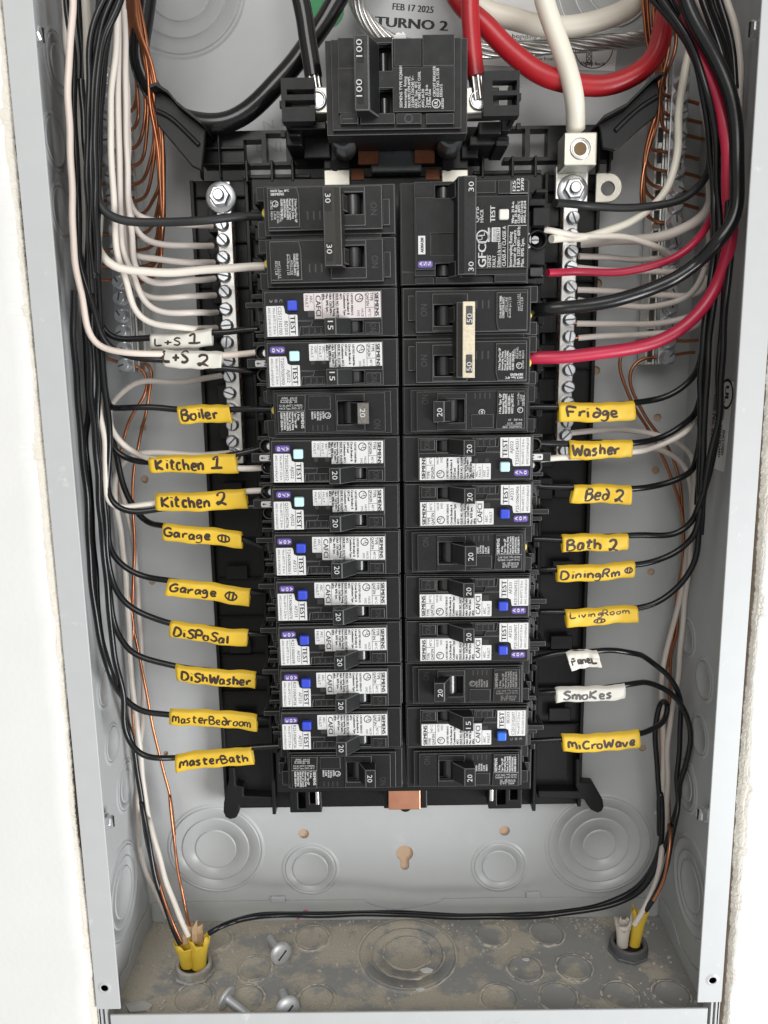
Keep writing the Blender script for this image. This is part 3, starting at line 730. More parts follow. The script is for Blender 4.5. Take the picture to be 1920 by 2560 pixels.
# ================================================================== BREAKERS
# local frame of a breaker: u = outwards from the centre line, v = up (left column), h = off the back panel
HB = 1.3
class BB(MB):
    def p(s, u, v, h): return (-u, -(h-HB), v)
    def ubox(s, u0, u1, v0, v1, h0, h1, mi=0): s.box(-u1, -u0, -(h1-HB), -(h0-HB), v0, v1, mi)
    def uplate(s, u0, u1, v0, v1, h0, h1, holes=(), mi=0):
        s.plate(-u1, -u0, v0, v1, -(h0-HB), -(h1-HB), [(-b, -a, c, d) for a, b, c, d in holes], mi)
    def wedge(s, top, d, h0, h1, mi=0):
        """block with sloping sides: top outline in (u,v), spreading by d at its foot"""
        cu = sum(p[0] for p in top)/len(top); cv = sum(p[1] for p in top)/len(top); n = len(top)
        lo = [(cu+(u-cu)*(1+d), cv+(v-cv)*(1+d)) for u, v in top]
        vs = [s.p(u, v, h1) for u, v in top]+[s.p(u, v, h0) for u, v in lo]
        s.add(vs, [tuple(range(n))]+[(i, n+i, n+(i+1) % n, (i+1) % n) for i in range(n)], mi=mi)
    def poly(s, pts, h0, h1, mi=0): s.prism([s.p(u, v, h0) for u, v in pts], (0, -(h1-h0), 0), mi)
    def dn(s, t, u, v, h, size, length=None, bold=0, mi=0): letter(s, t, s.p(u, v, h), (0, 0, -1), (1, 0, 0), size, length, bold, mi)
    def rt(s, t, u, v, h, size, length=None, bold=0, mi=0): letter(s, t, s.p(u, v, h), (1, 0, 0), (0, 0, 1), size, length, bold, mi)
    def ring(s, u, v, h, r0, r1, n=24, mi=0): ring2(s, s.p(u, v, h), (1, 0, 0), (0, 0, 1), r0, r1, n, mi)
    def cyl(s, u, v, h, ax, prof, n=24, mi=0, smooth=True): s.lathe(s.p(u, v, h), ax, prof, n, smooth, mi)
    def line(s, u0, v0, u1, v1, h, w=.012, mi=0):
        if abs(u1-u0) > abs(v1-v0): s.ubox(min(u0, u1), max(u0, u1), v0-w/2, v0+w/2, h-.002, h, mi)
        else: s.ubox(u0-w/2, u0+w/2, min(v0, v1), max(v0, v1), h-.002, h, mi)
CACHE = {}
def cached(key, fn, mats):
    if key not in CACHE: b = BB(); fn(b); CACHE[key] = b.mesh(key[0], mats)
    return CACHE[key]
def bpart(key, fn, mats, parent, bevel=0, seg=2, edge=None):
    return link(key[0], cached(key, fn, mats), parent, bevel, seg, edge)
def ul_mark(b, u, v, h, r, txtsize):
    b.ring(u, v, h, r*.80, r, 24)
    b.dn('U', u-.01*r, v+r*.50, h, txtsize); b.dn('L', u+r*.32, v-.02, h, txtsize)

def handle_fn(dirn, u0, u1, vc, hv, top, pv=.93, hbase=3.02):
    """toggle: an arm rising from the pivot into a square block"""
    def fn(b):
        lo = .05
        if dirn > 0: prof = [(pv-.06, hbase), (pv+.02, hbase+.26), (u0, top-.02), (u0+.02, top), (u1, top), (u1, top-.30), (u1-.12, hbase)]
        else: prof = [(pv+.06, hbase), (pv-.02, hbase+.26), (u1, top-.02), (u1-.02, top), (u0, top), (u0, top-.30), (u0+.12, hbase)]
        b.prism([b.p(u, vc-hv, h) for u, h in prof], (0, 0, 2*hv))
    return fn
def pin_fn(uc, vc, hv, top):
    def fn(b):
        b.cyl(uc, vc+hv+.001, top-.11, (0, 0, 1), [(.062, -.004), (.062, .002)], 16)
    return fn
def pivot_fn(u, v0, v1):
    def fn(b): b.cyl(u, v0, 2.99, (0, 0, 1), [(.175, 0), (.175, v1-v0)], 28)
    return fn

# ---- one-pole arc-fault breakers (white rating label, test button)
def af_body(b):
    b.uplate(.0, 2.74, -.482, .482, HB+.3, 3.02, [(2.60, 2.80, -.12, .02)])
    b.uplate(.03, 2.70, -.470, .470, 3.021, 3.14, [(.70, 1.14, -.40, -.16), (2.66, 2.9, .2, .5)])
    b.uplate(.31, 2.675, -.445, .432, 3.141, 3.22, [(.70, 1.14, -.40, -.16)])
    b.uplate(.32, 2.66, -.145, .425, 3.221, 3.26, [])
    b.poly([(1.70, -.15), (2.66, -.15), (2.66, -.44), (1.98, -.44), (1.96, -.27), (1.74, -.255)], 3.221, 3.255)
    b.uplate(.36, .66, -.42, -.20, 3.221, 3.245)
    b.uplate(1.50, 1.92, -.43, -.26, 3.221, 3.245)
def af_term(b):
    b.ubox(2.745, 2.93, -.44, .44, HB+.2, 2.35)
    b.ubox(2.70, 3.02, .36, .45, HB+.5, 2.60); b.ubox(2.745, 2.90, -.10, .24, 2.36, 2.62)
    b.ubox(2.69, 3.13, .16, .27, 2.63, 2.80); b.ubox(3.06, 3.125, .165, .265, 2.2, 2.625)
    b.ubox(2.745, 2.86, -.30, -.16, 2.36, 2.55)
    b.ubox(2.745, 2.99, -.43, -.36, HB+.5, 2.52); b.ubox(2.745, 3.03, -.33, -.29, HB+.5, 2.42); b.ubox(2.93, 2.985, -.15, .15, HB+.3, 2.2)
def ag_term(b):
    b.ubox(2.745, 2.95, -.45, .45, HB+.2, 2.30)
    b.ubox(2.70, 3.05, .38, .46, HB+.5, 2.55)
    b.ubox(2.70, 3.16, -.07, .12, 2.55, 2.78); b.ubox(3.09, 3.155, -.06, .11, 2.0, 2.545)
    b.cyl(2.86, .25, 2.31, (0, -1, 0), [(.17, 0), (.17, .24), (.135, .25), (.13, .03)], 24)
    b.cyl(2.86, -.22, 2.31, (0, -1, 0), [(.15, 0), (.15, .20), (.12, .21), (.115, .03)], 24)
    b.ubox(2.745, 3.02, -.445, -.39, 2.301, 2.52)
def ag_term_holes(b):
    b.cyl(2.86, .25, 2.345, (0, -1, 0), [(.128, 0), (.128, .006)], 20); b.cyl(2.86, -.22, 2.345, (0, -1, 0), [(.113, 0), (.113, .006)], 20)
def ag_screw(b): b.cyl(2.80, .235, 2.352, (0, -1, 0), [(.10, 0), (.10, .1), (.07, .13)], 18)
HL = 3.262
def rrect(u0, u1, v0, v1, r=.03, n=3):
    out = []
    for cu, cv, a0 in ((u1-r, v1-r, 0), (u0+r, v1-r, 90), (u0+r, v0+r, 180), (u1-r, v0+r, 270)):
        out += [(cu+r*math.cos(math.radians(a0+90*k/n)), cv+r*math.sin(math.radians(a0+90*k/n))) for k in range(n+1)]
    return out
def af_rating(kind):
    def fn(b):
        if kind == 'arc':
            b.poly([(.326, -.112), (.326, .39), (1.855, .39), (1.865, .38), (1.865, .06), (1.855, .05), (1.655, .05), (1.655, -.112)], HL-.001, HL+.004)
        else:
            b.poly([(.345, -.05), (.345, .415), (1.81, .415), (1.82, .405), (1.82, .09), (1.81, .08), (1.415, .08), (1.415, -.062)], HL-.001, HL+.004)
    return fn
def af_rating_print(kind, issue):
    def fn(b):
        h = HL+.0055; d = 0 if kind == 'arc' else .02; top = .375+d
        b.dn('SIEMENS', .44+d, top, h, .078, .45, .012); b.line(.455+d, top, .455+d, top-.48, h, .008)
        b.dn('TYPE', .535+d, top, h, .06, .16, .003); b.dn('QAF2N' if kind == 'arc' else 'QFGA2N', .615+d, top, h, .06, .25, .003); b.dn('40°C', .575+d, top-.31, h, .055, .16)
        b.line(.632+d, top, .632+d, top-.48, h, .008); b.line(.455+d, top-.29, .632+d, top-.29, h, .008)
        ul_mark(b, .755+d, top-.10, h, .085, .075); b.dn('HACR', .72+d, top-.31, h, .05, .16); b.dn('SWD', .80+d, top-.34, h, .05, .12)
        b.dn('LISTED E82615' if kind == 'arc' else 'LISTED E468786', .92+d, top-.01, h, .042, .42, .004)
        ls = ['Circuit Breaker &', 'Combination Type', 'AFCI', 'ISSUE NO. '+issue] if kind == 'arc' else ['Circuit Breaker &', 'GFCI and', 'Combination AFCI', 'ISSUE NO. '+issue]
        ln = [.42, .43, .11, .47] if kind == 'arc' else [.40, .22, .42, .46]
        for k, (t, l) in enumerate(zip(ls, ln)): b.dn(t, 1.0+d+k*.072, top, h, .05, l, .002)
        b.line(1.228+d, top, 1.228+d, top-.48, h, .006)
        ls = ['Interrupting Rating', '10kA 120/240V~', 'Max. RMS Sym.', '60Hz']; ln = [.44, .42, .36, .12]
        for k, (t, l) in enumerate(zip(ls, ln)): b.dn(t, 1.285+d+k*(.068 if kind == 'arc' else .058), top, h, .05, l, .002)
        if kind == 'arc':
            b.line(1.50, top, 1.50, top-.48, h, .008); b.dn('CAFCI', 1.625, top-.03, h, .105, .40, .006)
            b.line(1.66, top, 1.66, .06, h, .008); b.dn('ARC', 1.745, top-.03, h, .06, .15); b.dn('FAULT', 1.835, top-.03, h, .06, .23)
        else:
            b.line(1.345+.16, top, 1.345+.16, top-.44, h, .006); b.line(1.425, top, 1.425, .1, h, .006)
            b.dn('AFCI/GFCI', 1.40+.015, top-.0, h, .045, .3); b.dn('CLASS A', 1.48, top-.02, h, .05, .24)
            b.dn('ARC', 1.55, top-.03, h, .05, .13); b.dn('FAULT', 1.62, top-.03, h, .05, .22); b.line(1.645, top, 1.645, .1, h, .006)
            b.dn('GND', 1.71, top-.03, h, .05, .14); b.dn('FAULT', 1.785, top-.03, h, .05, .22)
    return fn
def af_serial(b):
    b.poly([(2.02, -.435), (2.02, -.03), (2.035, -.015), (2.20, -.015), (2.265, .02), (2.275, .10), (2.285, .150), (2.30, .163), (2.63, .163), (2.64, .153), (2.64, -.435)], HL-.001, HL+.004)
def af_serial_print(code, num, wire2):
    def fn(b):
        h = HL+.0055
        b.dn('TEST', 2.165, -.035, h, .105, .36, .010); b.line(2.19, -.03, 2.19, -.425, h, .01)
        b.dn(code, 2.285, -.10 if code[0] != 'B' else -.14, h, .068, .26); b.dn(num, 2.40, .14, h, .068, .54); b.line(2.43, .15, 2.43, -.425, h, .008)
        b.dn('Wire 60/75°C 25 lb-in', 2.51, .13, h, .05, .52); b.dn(wire2, 2.605, .13, h, .05, .54)
    return fn
def af_tag(b): b.poly(rrect(2.29, 2.595, .20, .335, .045), HL-.001, HL+.004)
def af_tag_print(t):
    def fn(b):
        for k, ch in enumerate(t): b.dn(ch, 2.375+k*.09, .305, HL+.0055, .066, .075, .012)
    return fn
def af_on(b): b.dn('ON', .56, -.22, 3.2475, .13, .17, 0)
def af_emboss(b):
    for k in range(3): b.line(1.55+k*.12, -.29, 1.55+k*.12, -.41, 3.248, .02); b.line(1.55+k*.12, -.41, 1.63+k*.12, -.41, 3.248, .02)

def breaker_root(col, slot, label, group, poles=1):
    z = -(slot+poles/2)
    s = 1 if col == 'L' else -1
    q = SEAT.uniform(-.006, .006)
    t = thing('circuit_breaker', (-.035*s, -HB, z), label, 'circuit breaker', group, (0, (0 if s > 0 else math.pi)+SEAT.uniform(-.006, .006), SEAT.uniform(-.004, .004)))
    t.location = Vector(((-.035-abs(q)*2)*s, -HB+q, z+q*.8))*S
    return t
SEAT = random.Random(31)
def jit(o, k=.014):
    o.location = Vector((SEAT.uniform(-k, k), 0, SEAT.uniform(-k, k)))*S; o.rotation_euler = (0, SEAT.uniform(-.008, .008), 0); return o
def rating_number(t, hd, uc, v0, h, key, col=None, down=True, size=.112, length=None, m=None):
    def fn(b): b.dn(t, uc+size/2, v0, h, size, length or (.075*len(t)+.05), .0)
    bpart(('print', key, t, uc), fn, m or WINK, hd)

def arc_breaker(col, slot, kind, amps, code, num, tagt, issue, label, button=None, up=False, inner=False):
    r = breaker_root(col, slot, label, 'single-pole breakers with white rating labels')
    bpart(('body', 'af'), af_body, BLK, r, .017, 2, EDGE)
    if kind == 'arc': bpart(('terminal', 'af'), af_term, BLK2, r, .012, 2, EDGE)
    else:
        tm = bpart(('terminal', 'ag'), ag_term, BLK2, r, .012, 2, EDGE)
        bpart(('terminal_hole', 'ag'), ag_term_holes, HOLEM, tm); bpart(('terminal_screw', 'ag'), ag_screw, ZINC, tm)
        nl = bpart(('neutral_tag',), lambda b: b.poly(rrect(2.72, 2.99, -.045, .085, .03), 2.782, 2.786), WHITEL, r)
        def npr(b):
            b.dn('N', 2.80, .055, 2.788, .065, .075, .01)
            b.line(2.87, .02, 2.945, .02, 2.788, .014); b.poly([(2.965, .02), (2.92, .05), (2.92, -.01)], 2.786, 2.788)
        bpart(('print', 'nt'), npr, INK, nl)
    rl = bpart(('rating_label', kind), af_rating(kind), PINKL if issue == '0048192' and col == 'L' else WHITEL, r) if not (issue == '0048192' and col == 'L') else link('rating_label', BBmesh(af_rating(kind), 'rating_label', PINKL), r)
    jit(rl)
    bpart(('print', kind, issue), af_rating_print(kind, issue), INK, rl)
    sl = jit(bpart(('serial_label',), af_serial, WHITEL, r))
    bpart(('print', code, num), af_serial_print(code, num, 'AWG: CU #14-8 / AL #12-8' if code[0] == 'B' else 'AWG CU #14-8/AL#12-8'), INK, sl)
    if tagt == 'C03':
        def cf(b):
            for k, ch in enumerate('C03'): b.dn(ch, 2.36+k*.10, .28, HL+.001, .06, .055, .004)
        bpart(('date_code',), cf, GINK, r)
    else:
        tg = jit(bpart(('date_tag',), af_tag, PURP, r), .02); bpart(('print', 'tag', tagt), af_tag_print(tagt), WINK, tg)
    bm_ = button or (BLUE if kind == 'arc' else PALEB)
    link('test_button', BBmesh(lambda b: b.uplate(2.005, 2.205, .055, .255, 3.2, 3.36), 'test_button', bm_), r, .03, 3)
    bpart(('indicator_window', kind), (lambda b: b.poly(rrect(1.67, 1.80, -.075, .04, .01), HL, HL+.003)) if kind == 'arc' else
          (lambda b: (b.poly(rrect(1.47, 1.55, -.02, .07, .01), HL, HL+.003), b.poly(rrect(1.70, 1.78, -.02, .07, .01), HL, HL+.003))), PIVOT, r)
    bpart(('embossed_mark', 'af'), af_emboss, EMB, r); bpart(('embossed_mark', 'afon'), af_on, EMB, r)
    bpart(('toggle_pivot', 'af'), pivot_fn(.90, -.385, -.175), PIVOT, r)
    bpart(('toggle_well', 'af'), lambda b: b.uplate(.69, 1.15, -.41, -.15, 2.80, 2.84), HOLEM, r)
    vc, hv = -.275, .165; top = 3.60
    if amps == '15' and col == 'L': top = 3.50
    hd = bpart(('handle', 'af', top), handle_fn(1, 1.21, 1.455, vc, hv, top), HANDLE, r, .014, 2, EDGE)
    bpart(('pin_hole', 'af', top), pin_fn(1.33, vc, hv, top), HOLEM, hd)
    rating_number(amps, hd, 1.335, vc+.105, top+.0015, 'af%s' % top, length=.175)
    return r
def BBmesh(fn, name, m):
    b = BB(); fn(b); return b.mesh(name, m)

# ---- one-pole plain breakers (white printing on black)
def qp_body(b):
    b.uplate(.0, 2.76, -.490, .490, HB+.3, 2.92, [(2.58, 2.80, -.14, .20)])
    b.uplate(.02, 2.60, -.482, .482, 2.921, 3.06, [(.72, 1.26, -.24, .24)])
    b.uplate(.16, 2.56, -.435, .43, 3.061, 3.15, [(.72, 1.26, -.24, .24)])
    b.uplate(.28, 2.50, -.40, .40, 3.151, 3.215, [(.72, 1.26, -.24, .24)])
    b.wedge([(1.905, .38), (2.495, .38), (2.495, -.38), (1.935, -.38), (1.925, .06)], .012, 3.216, 3.262)
    b.uplate(.70, 1.30, -.37, .385, 3.216, 3.25, [(.72, 1.26, -.24, .24)])
    b.uplate(1.40, 1.86, .075, .36, 3.216, 3.236)
def qp_term(b):
    b.ubox(2.62, 2.73, -.30, .36, HB+.1, 2.55); b.ubox(2.765, 2.88, .22, .45, HB+.3, 2.5); b.ubox(2.765, 2.90, -.45, -.18, HB+.3, 2.45)
def qp_print(b):
    h = 3.2645
    b.rt('AWG', 2.40, .300, h, .045, .13); b.rt('14-10', 2.20, .300, h, .045, .12); b.rt('lb-in/lb-po', 2.42, .225, h, .045, .24); b.rt('25', 2.14, .225, h, .045, .06)
    b.line(2.42, .282, 2.08, .282, h, .008); b.line(2.215, .34, 2.215, .22, h, .006)
    b.rt('CU-AL 60/75°C WIRE/FIL', 2.45, .15, h, .042, .48); b.rt('HACR Type, SWD, 40°C', 2.45, .092, h, .042, .47); b.line(2.49, .055, 1.93, .055, h, .005)
    for k, (t, l) in enumerate((('SIEMENS', .33), ('1 Pole', .16), ('Type / Tipo QP', .32), ('Interrupting  Rating', .36), ('Pouvoir  de  Coupure', .37), ('MAX.RMS.SYM.AMPS.', .38), ('AMP.SYM.EFF.MAX.', .36), ('10,000 120/240 V~', .38))):
        b.dn(t, 2.015+(0 if k == 0 else .072)+max(0, k-1)*.058, .035, h, .064 if k == 0 else .046, l, .006 if k == 0 else .001)
    h = 3.2175
    ul_mark(b, 1.465, -.05, h, .065, .06)
    for k, (t, l) in enumerate((('LISTED', .14), ('C.B./Disj.', .18), ('ISSUE NO.', .18), ('L-5538', .13), ('E82615', .15))): b.dn(t, 1.575+k*.057, .035, h, .04, l, .001)
def qp_print_old(b):
    h = 3.2645
    b.rt('CU/AL60/75C  WIRE', 2.44, .325, h, .042, .40); b.rt('AWG   14-10', 2.44, .25, h, .042, .30); b.rt('IN LBS   20', 2.44, .18, h, .042, .28); b.line(2.45, .305, 2.10, .305, h, .006)
    for k, (t, l) in enumerate((('1 Pole  Type  QP', .40), ('Interrupting  Rating', .40), ('MAX.RMS.SYM.AMPS.', .40), ('10,000 120/240V~', .38), ('HACR Type, SWD, 40°C', .40))): b.dn(t, 2.01+k*.062, .07, h, .05, l, .002)
    ul_mark(b, 2.40, .0, h, .06, .055); b.dn('Listed Cir.Bkr.', 2.375, -.10, h, .04, .26); b.dn('L-5538', 2.43, -.18, h, .04, .13); b.dn('SIEMENS', 2.485, -.08, h, .05, .22)
    h = 3.2175; b.ring(1.62, .04, h, .055, .066, 20); b.dn('SA', 1.645, .08, h, .05, .08, .006)
def qp_emboss(b):
    for k in range(4): b.line(1.48+k*.1, -.24, 1.48+k*.1, -.36, 3.2175, .022)
def qp_on(b): b.dn('ON', .52, -.14, 3.2175, .14, .2, 0)
def plain_breaker(col, slot, amps, label, outer, old=False, silver=False, dot=True, dim=False):
    r = breaker_root(col, slot, label, 'single-pole breakers with white printing')
    bpart(('body', 'qp'), qp_body, BLK, r, .017, 2, EDGE)
    tm = bpart(('terminal', 'qp'), qp_term, BLK2 if not old else ALU, r, .012, 2, None if old else EDGE)
    if dot:
        def yd(b): b.cyl(2.62, .045, 2.60, (-1, -1.2, 0), [(.085, 0), (.085, .05), (.06, .065)], 18)
        bpart(('yellow_seal',), yd, YDOT, r)
    if old: bpart(('print', 'qpold'), qp_print_old, WINK, r)
    else: bpart(('print', 'qpdim' if dim else 'qp'), qp_print, GINK if dim else WINK, r)
    bpart(('embossed_mark', 'qp'), qp_emboss, EMB, r); bpart(('embossed_mark', 'qpon'), qp_on, EMB, r)
    bpart(('toggle_pivot', 'qp'), pivot_fn(.98, -.22, .22), PIVOT, r)
    bpart(('toggle_well', 'qp'), lambda b: b.uplate(.71, 1.27, -.25, .25, 2.75, 2.79), HOLEM, r)
    top = 3.56 if not old else 3.42
    vc, hv = .0, .215
    if outer: hd = bpart(('handle', 'qpo'), handle_fn(1, 1.24, 1.50, vc, hv, top, pv=1.0), HANDLE, r, .014, 2, EDGE); uc = 1.37
    else: hd = link('handle', BBmesh(handle_fn(-1, .61, .85, vc, hv, top, pv=.98), 'handle', HANDLE), r, .014, 2, EDGE); uc = .735
    if silver:
        bpart(('worn_face',), lambda b: b.uplate(.625, .835, vc-.20, vc+.20, top, top+.003), SILVERH, hd)
    bpart(('pin_hole', 'qp', uc, top), pin_fn(uc, vc, hv, top), HOLEM, hd)
    rating_number(amps, hd, uc, vc+.10, top+.0045, 'qp%s%s' % (uc, top), length=.175)
    return r

# ---- two-pole plain breakers
def tp_body(b):
    for s in (1, -1):
        c = .5*s; wells = [(.64, 1.06, c-.12, c+.29)]
        b.uplate(.0, 2.78, c-.492, c+.492, HB+.3, 2.92, [(2.60, 2.9, c-.16, c+.22)])
        b.uplate(.02, 2.62, c-.47, c+.47, 2.921, 3.06, wells)
        b.uplate(.27, 2.53, c-.40, c+.42, 3.061, 3.215, wells)
        b.wedge([(1.93, c+.40), (2.52, c+.40), (2.52, c-.35), (1.89, c-.35), (1.89, c+.24)], .012, 3.216, 3.262)
        b.uplate(.60, 1.32, c-.34, c+.40, 3.216, 3.25, wells)
        b.uplate(.12, .265, c-.32, c+.18, 3.061, 3.13)
    b.ubox(.3, 2.5, -.06, .06, 2.9, 3.02)
def tp_print(b):
    h = 3.2645
    b.rt('HACR Type, 40°C', 2.45, .82, h, .045, .36, .002); b.rt('SIEMENS', 2.45, .755, h, .05, .26, .003)
    for k, (t, l) in enumerate((('2 Poles Type/Tipo QP', .44), ('Interrupting  Rating', .37), ('Pouvoir  de  Coupure', .39), ('MAX.RMS.SYM.AMPS.', .39), ('AMP.SYM.EFF.MAX.', .35), ('10,000 120/240 V~', .40))):
        b.dn(t, 1.985+k*.055, .69, h, .044, l, .002)
    ul_mark(b, 2.365, .60, h, .062, .058); b.dn('C.B./Disj.', 2.29, .46, h, .042, .2); b.dn('ISSUE NO.', 2.345, .46, h, .042, .23); b.dn('L-5538', 2.40, .46, h, .042, .15); b.dn('LISTED  E82615', 2.46, .66, h, .04, .36)
    for k, (t, l) in enumerate((('CU-AL 60/75°C WIRE', .43), ('CONDUCT/FIL 60/75°C', .41))): b.dn(t, 1.995+k*.055, -.34, h, .044, l, .001)
    b.dn('AWG | 14-8', 2.105, -.46, h, .044, .28); b.dn('lb-in/lb-po | 25', 2.18, -.35, h, .044, .4); b.line(2.12, -.36, 2.12, -.75, h, .006)
    b.dn('mm² | 2,1-13,3', 2.35, -.48, h, .044, .32); b.dn('N.m | 2,8', 2.42, -.48, h, .044, .26); b.line(2.365, -.48, 2.365, -.82, h, .006)
def tp_off(c):
    def fn(b):
        for k in range(3): b.line(1.50+k*.12, c-.04, 1.50+k*.12, c-.2, 3.2175, .03)
    return fn
def tp_on(c):
    def fn(b): b.dn('ON', .50, c+.1, 3.2175, .13, .24, 0)
    return fn
def bar_handle(u0, u1, v0, v1, top, arms, pv):
    def fn(b):
        prof = [(u0-.17, 3.26), (u0-.12, top-.04), (u0, top), (u1, top), (u1+.02, top-.32), (u0, top-.33)]
        b.prism([b.p(u, v0, h) for u, h in prof], (0, 0, v1-v0))
        for a in arms: b.prism([b.p(u, a-.15, h) for u, h in ((pv, 3.0), (pv, 3.2), (u0-.15, 3.45), (u0, 3.3), (u0, 3.05))], (0, 0, .30))
    return fn
def two_pole(col, slot, amps, label, hm, facem=None, numm=None, wirelab=None):
    r = breaker_root(col, slot, label, 'two-pole breakers', 2)
    bpart(('body', 'tp'), tp_body, BLK, r, .017, 2, EDGE)
    def term(b):
        for c in (.5, -.5): b.ubox(2.63, 2.74, c-.33, c+.36, HB+.1, 2.55); b.ubox(2.785, 2.90, c+.24, c+.46, HB+.3, 2.5); b.ubox(2.785, 2.92, c-.46, c-.2, HB+.3, 2.45)
    link('terminal', BBmesh(term, 'terminal', BLK2), r, .02, 2)
    def yd(b, c_):
        b.cyl(2.635, c_+.05, 2.62, (-1, -1.2, 0), [(.09, 0), (.09, .05), (.06, .065)], 18)
    [bpart(('yellow_seal', 'tp', c_), (lambda b, c_=c_: yd(b, c_)), YDOT, r) for c_ in (.5, -.5)]
    bpart(('print', 'tp'), tp_print, WINK, r)
    for c in (.5, -.5): bpart(('embossed_mark', 'tpoff', c), tp_off(c), EMB, r); bpart(('embossed_mark', 'tpon', c), tp_on(c), EMB, r)
    for c in (.5, -.5):
        bpart(('toggle_pivot', 'tp', c), lambda b: b.cyl(.85, c-.10, 2.99, (0, 0, 1), [(.16, 0), (.16, .37)], 28), PIVOT, r)
        bpart(('toggle_well', 'tp', c), lambda b: b.uplate(.63, 1.07, c-.13, c+.30, 2.75, 2.79), HOLEM, r)
    top = 3.68; v0, v1 = -.64, .82
    hd = link('tie_handle', BBmesh(bar_handle(1.18, 1.40, v0, v1, top, (.58, -.42), .95), 'tie_handle', HANDLE2), r, .018, 2, EDGE)
    if facem:
        link('metal_cap', BBmesh(lambda b: b.uplate(1.17, 1.415, v0-.005, v1+.005, top+.001, top+.03), 'metal_cap', facem), hd, .015, 2)
        top += .03
    for v in (.55, -.38):
        link('number_window', BBmesh(lambda b: b.poly(rrect(1.235, 1.365, v-.18, v+.18, .02), top, top+.004), 'number_window', numm or BLK2), hd)
        link('number_print', BBmesh(lambda b: b.dn(amps, 1.355, v+.14, top+.0065, .11, .175, .0), 'number_print', WINK), hd)
    return r
def slot_end(b): pass

TAPE = 'sleeve'
two_pole('L', 0, '30', 'two-pole 30 amp breaker at the top left with a long black tie handle', HANDLE)
arc_breaker('L', 2, 'arc', '15', 'BD203', 'C2512102700', 'C03', '0048192', '15 amp breaker with dark blue button, wired from the L+S 1 sleeve', up=True)
arc_breaker('L', 3, 'gf', '15', 'AJ022', 'T2507030900', 'A70', '0167180', '15 amp breaker with pale blue button, wired from the L+S 2 sleeve')
plain_breaker('L', 4, '20', '20 amp breaker with a worn silver handle face, wired from the Boiler sleeve', outer=False, silver=True)
arc_breaker('L', 5, 'gf', '20', 'AJ022', 'T2503240352', 'A70', '0165699', '20 amp breaker with pale blue button, wired from the Kitchen 1 sleeve')
arc_breaker('L', 6, 'gf', '20', 'AJ022', 'Q2503240296', 'A70', '0165699', '20 amp breaker with pale blue button, wired from the Kitchen 2 sleeve')
for k, (num, iss, l) in enumerate((('T2406080061', '0152759', 'the upper Garage sleeve'), ('R2406080070', '0152759', 'the lower Garage sleeve'), ('R2510060698', '0167183', 'the Disposal sleeve'),
                              ('R2510060928', '0167183', 'the DishWasher sleeve'), ('R2510060926', '0167183', 'the Master Bedroom sleeve'))):
    arc_breaker('L', 7+k, 'arc', '20', 'AF233', num, 'A03', iss, '20 amp breaker with dark blue button, wired from '+l)
plain_breaker('L', 12, '20', '20 amp breaker with white print, lowest of the left column', outer=False, dot=False)
plain_breaker('R', 4, '20', '20 amp breaker with handle toward the centre, wired from the Fridge sleeve', outer=False, old=True, dot=False)
arc_breaker('R', 5, 'gf', '20', 'AJ022', 'T2503240351', 'A70', '0165699', '20 amp breaker with pale blue button, wired from the Washer sleeve')
arc_breaker('R', 6, 'arc', '20', 'AF233', 'P2510060906', 'A03', '0167183', '20 amp breaker with dark blue button, wired from the Bed 2 sleeve')
plain_breaker('R', 7, '20', '20 amp breaker with white print, level with the Bath 2 sleeve', outer=True)
arc_breaker('R', 8, 'arc', '20', 'AF233', 'R2510060932', 'A03', '0167183', '20 amp breaker with blue button, directly below the breaker level with Bath 2')
arc_breaker('R', 9, 'arc', '20', 'AF233', 'P2510060907', 'A03', '0167183', '20 amp breaker with blue button, above the breaker level with the Smokes sleeve')
plain_breaker('R', 10, '20', '20 amp breaker with grey print and inward handle, level with the Smokes sleeve', outer=False, dot=False, dim=True)
arc_breaker('R', 11, 'arc', '15', 'BD203', 'C2512102697', 'C03', '0048192', '15 amp breaker with bright blue button, wired from the Microwave sleeve', button=BLUE2)
plain_breaker('R', 12, '20', '20 amp breaker with white print, lowest of the right column', outer=True, dot=False)
two_pole('R', 2, '50', 'two-pole 50 amp breaker with a pale gold metal tie handle', HANDLE, GOLD, mat('pewter_window', (.07, .07, .07), .5, .4, .6, 1200))

# ---- two-pole ground-fault breaker at the top of the right column
r = breaker_root('R', 0, 'two-pole 30 amp ground-fault breaker with a white square test button', 'two-pole breakers', 2)
W_ = [(.69, 1.06, -.89, -.64), (.69, 1.06, .59, .83)]
def gf_body(b):
    b.uplate(0, 2.58, -.985, .975, HB+.3, 2.95, [])
    b.uplate(.02, 2.56, -.97, .72, 2.951, 3.06, W_); b.uplate(.02, 2.56, .725, .97, 2.951, 3.06, W_)
    b.uplate(.28, 2.52, -.96, .82, 3.061, 3.20, W_)
    b.uplate(.30, 2.515, -.66, .70, 3.201, 3.262, [(.69, 1.06, -.89, -.64), (.69, 1.06, .59, .83), (.60, 1.12, .02, .43)])
    b.ubox(.61, 1.11, .03, .42, 3.205, 3.225)
    b.uplate(1.46, 1.87, -.95, -.72, 3.201, 3.245); b.uplate(1.92, 2.51, -.95, -.70, 3.201, 3.262)
    b.uplate(.29, .66, .84, .965, 3.061, 3.15); b.uplate(.70, 1.84, .84, .965, 3.061, 3.12); b.uplate(1.87, 2.51, .83, .965, 3.061, 3.20)
link('body', BBmesh(gf_body, 'body', BLK), r, .017, 2, EDGE)
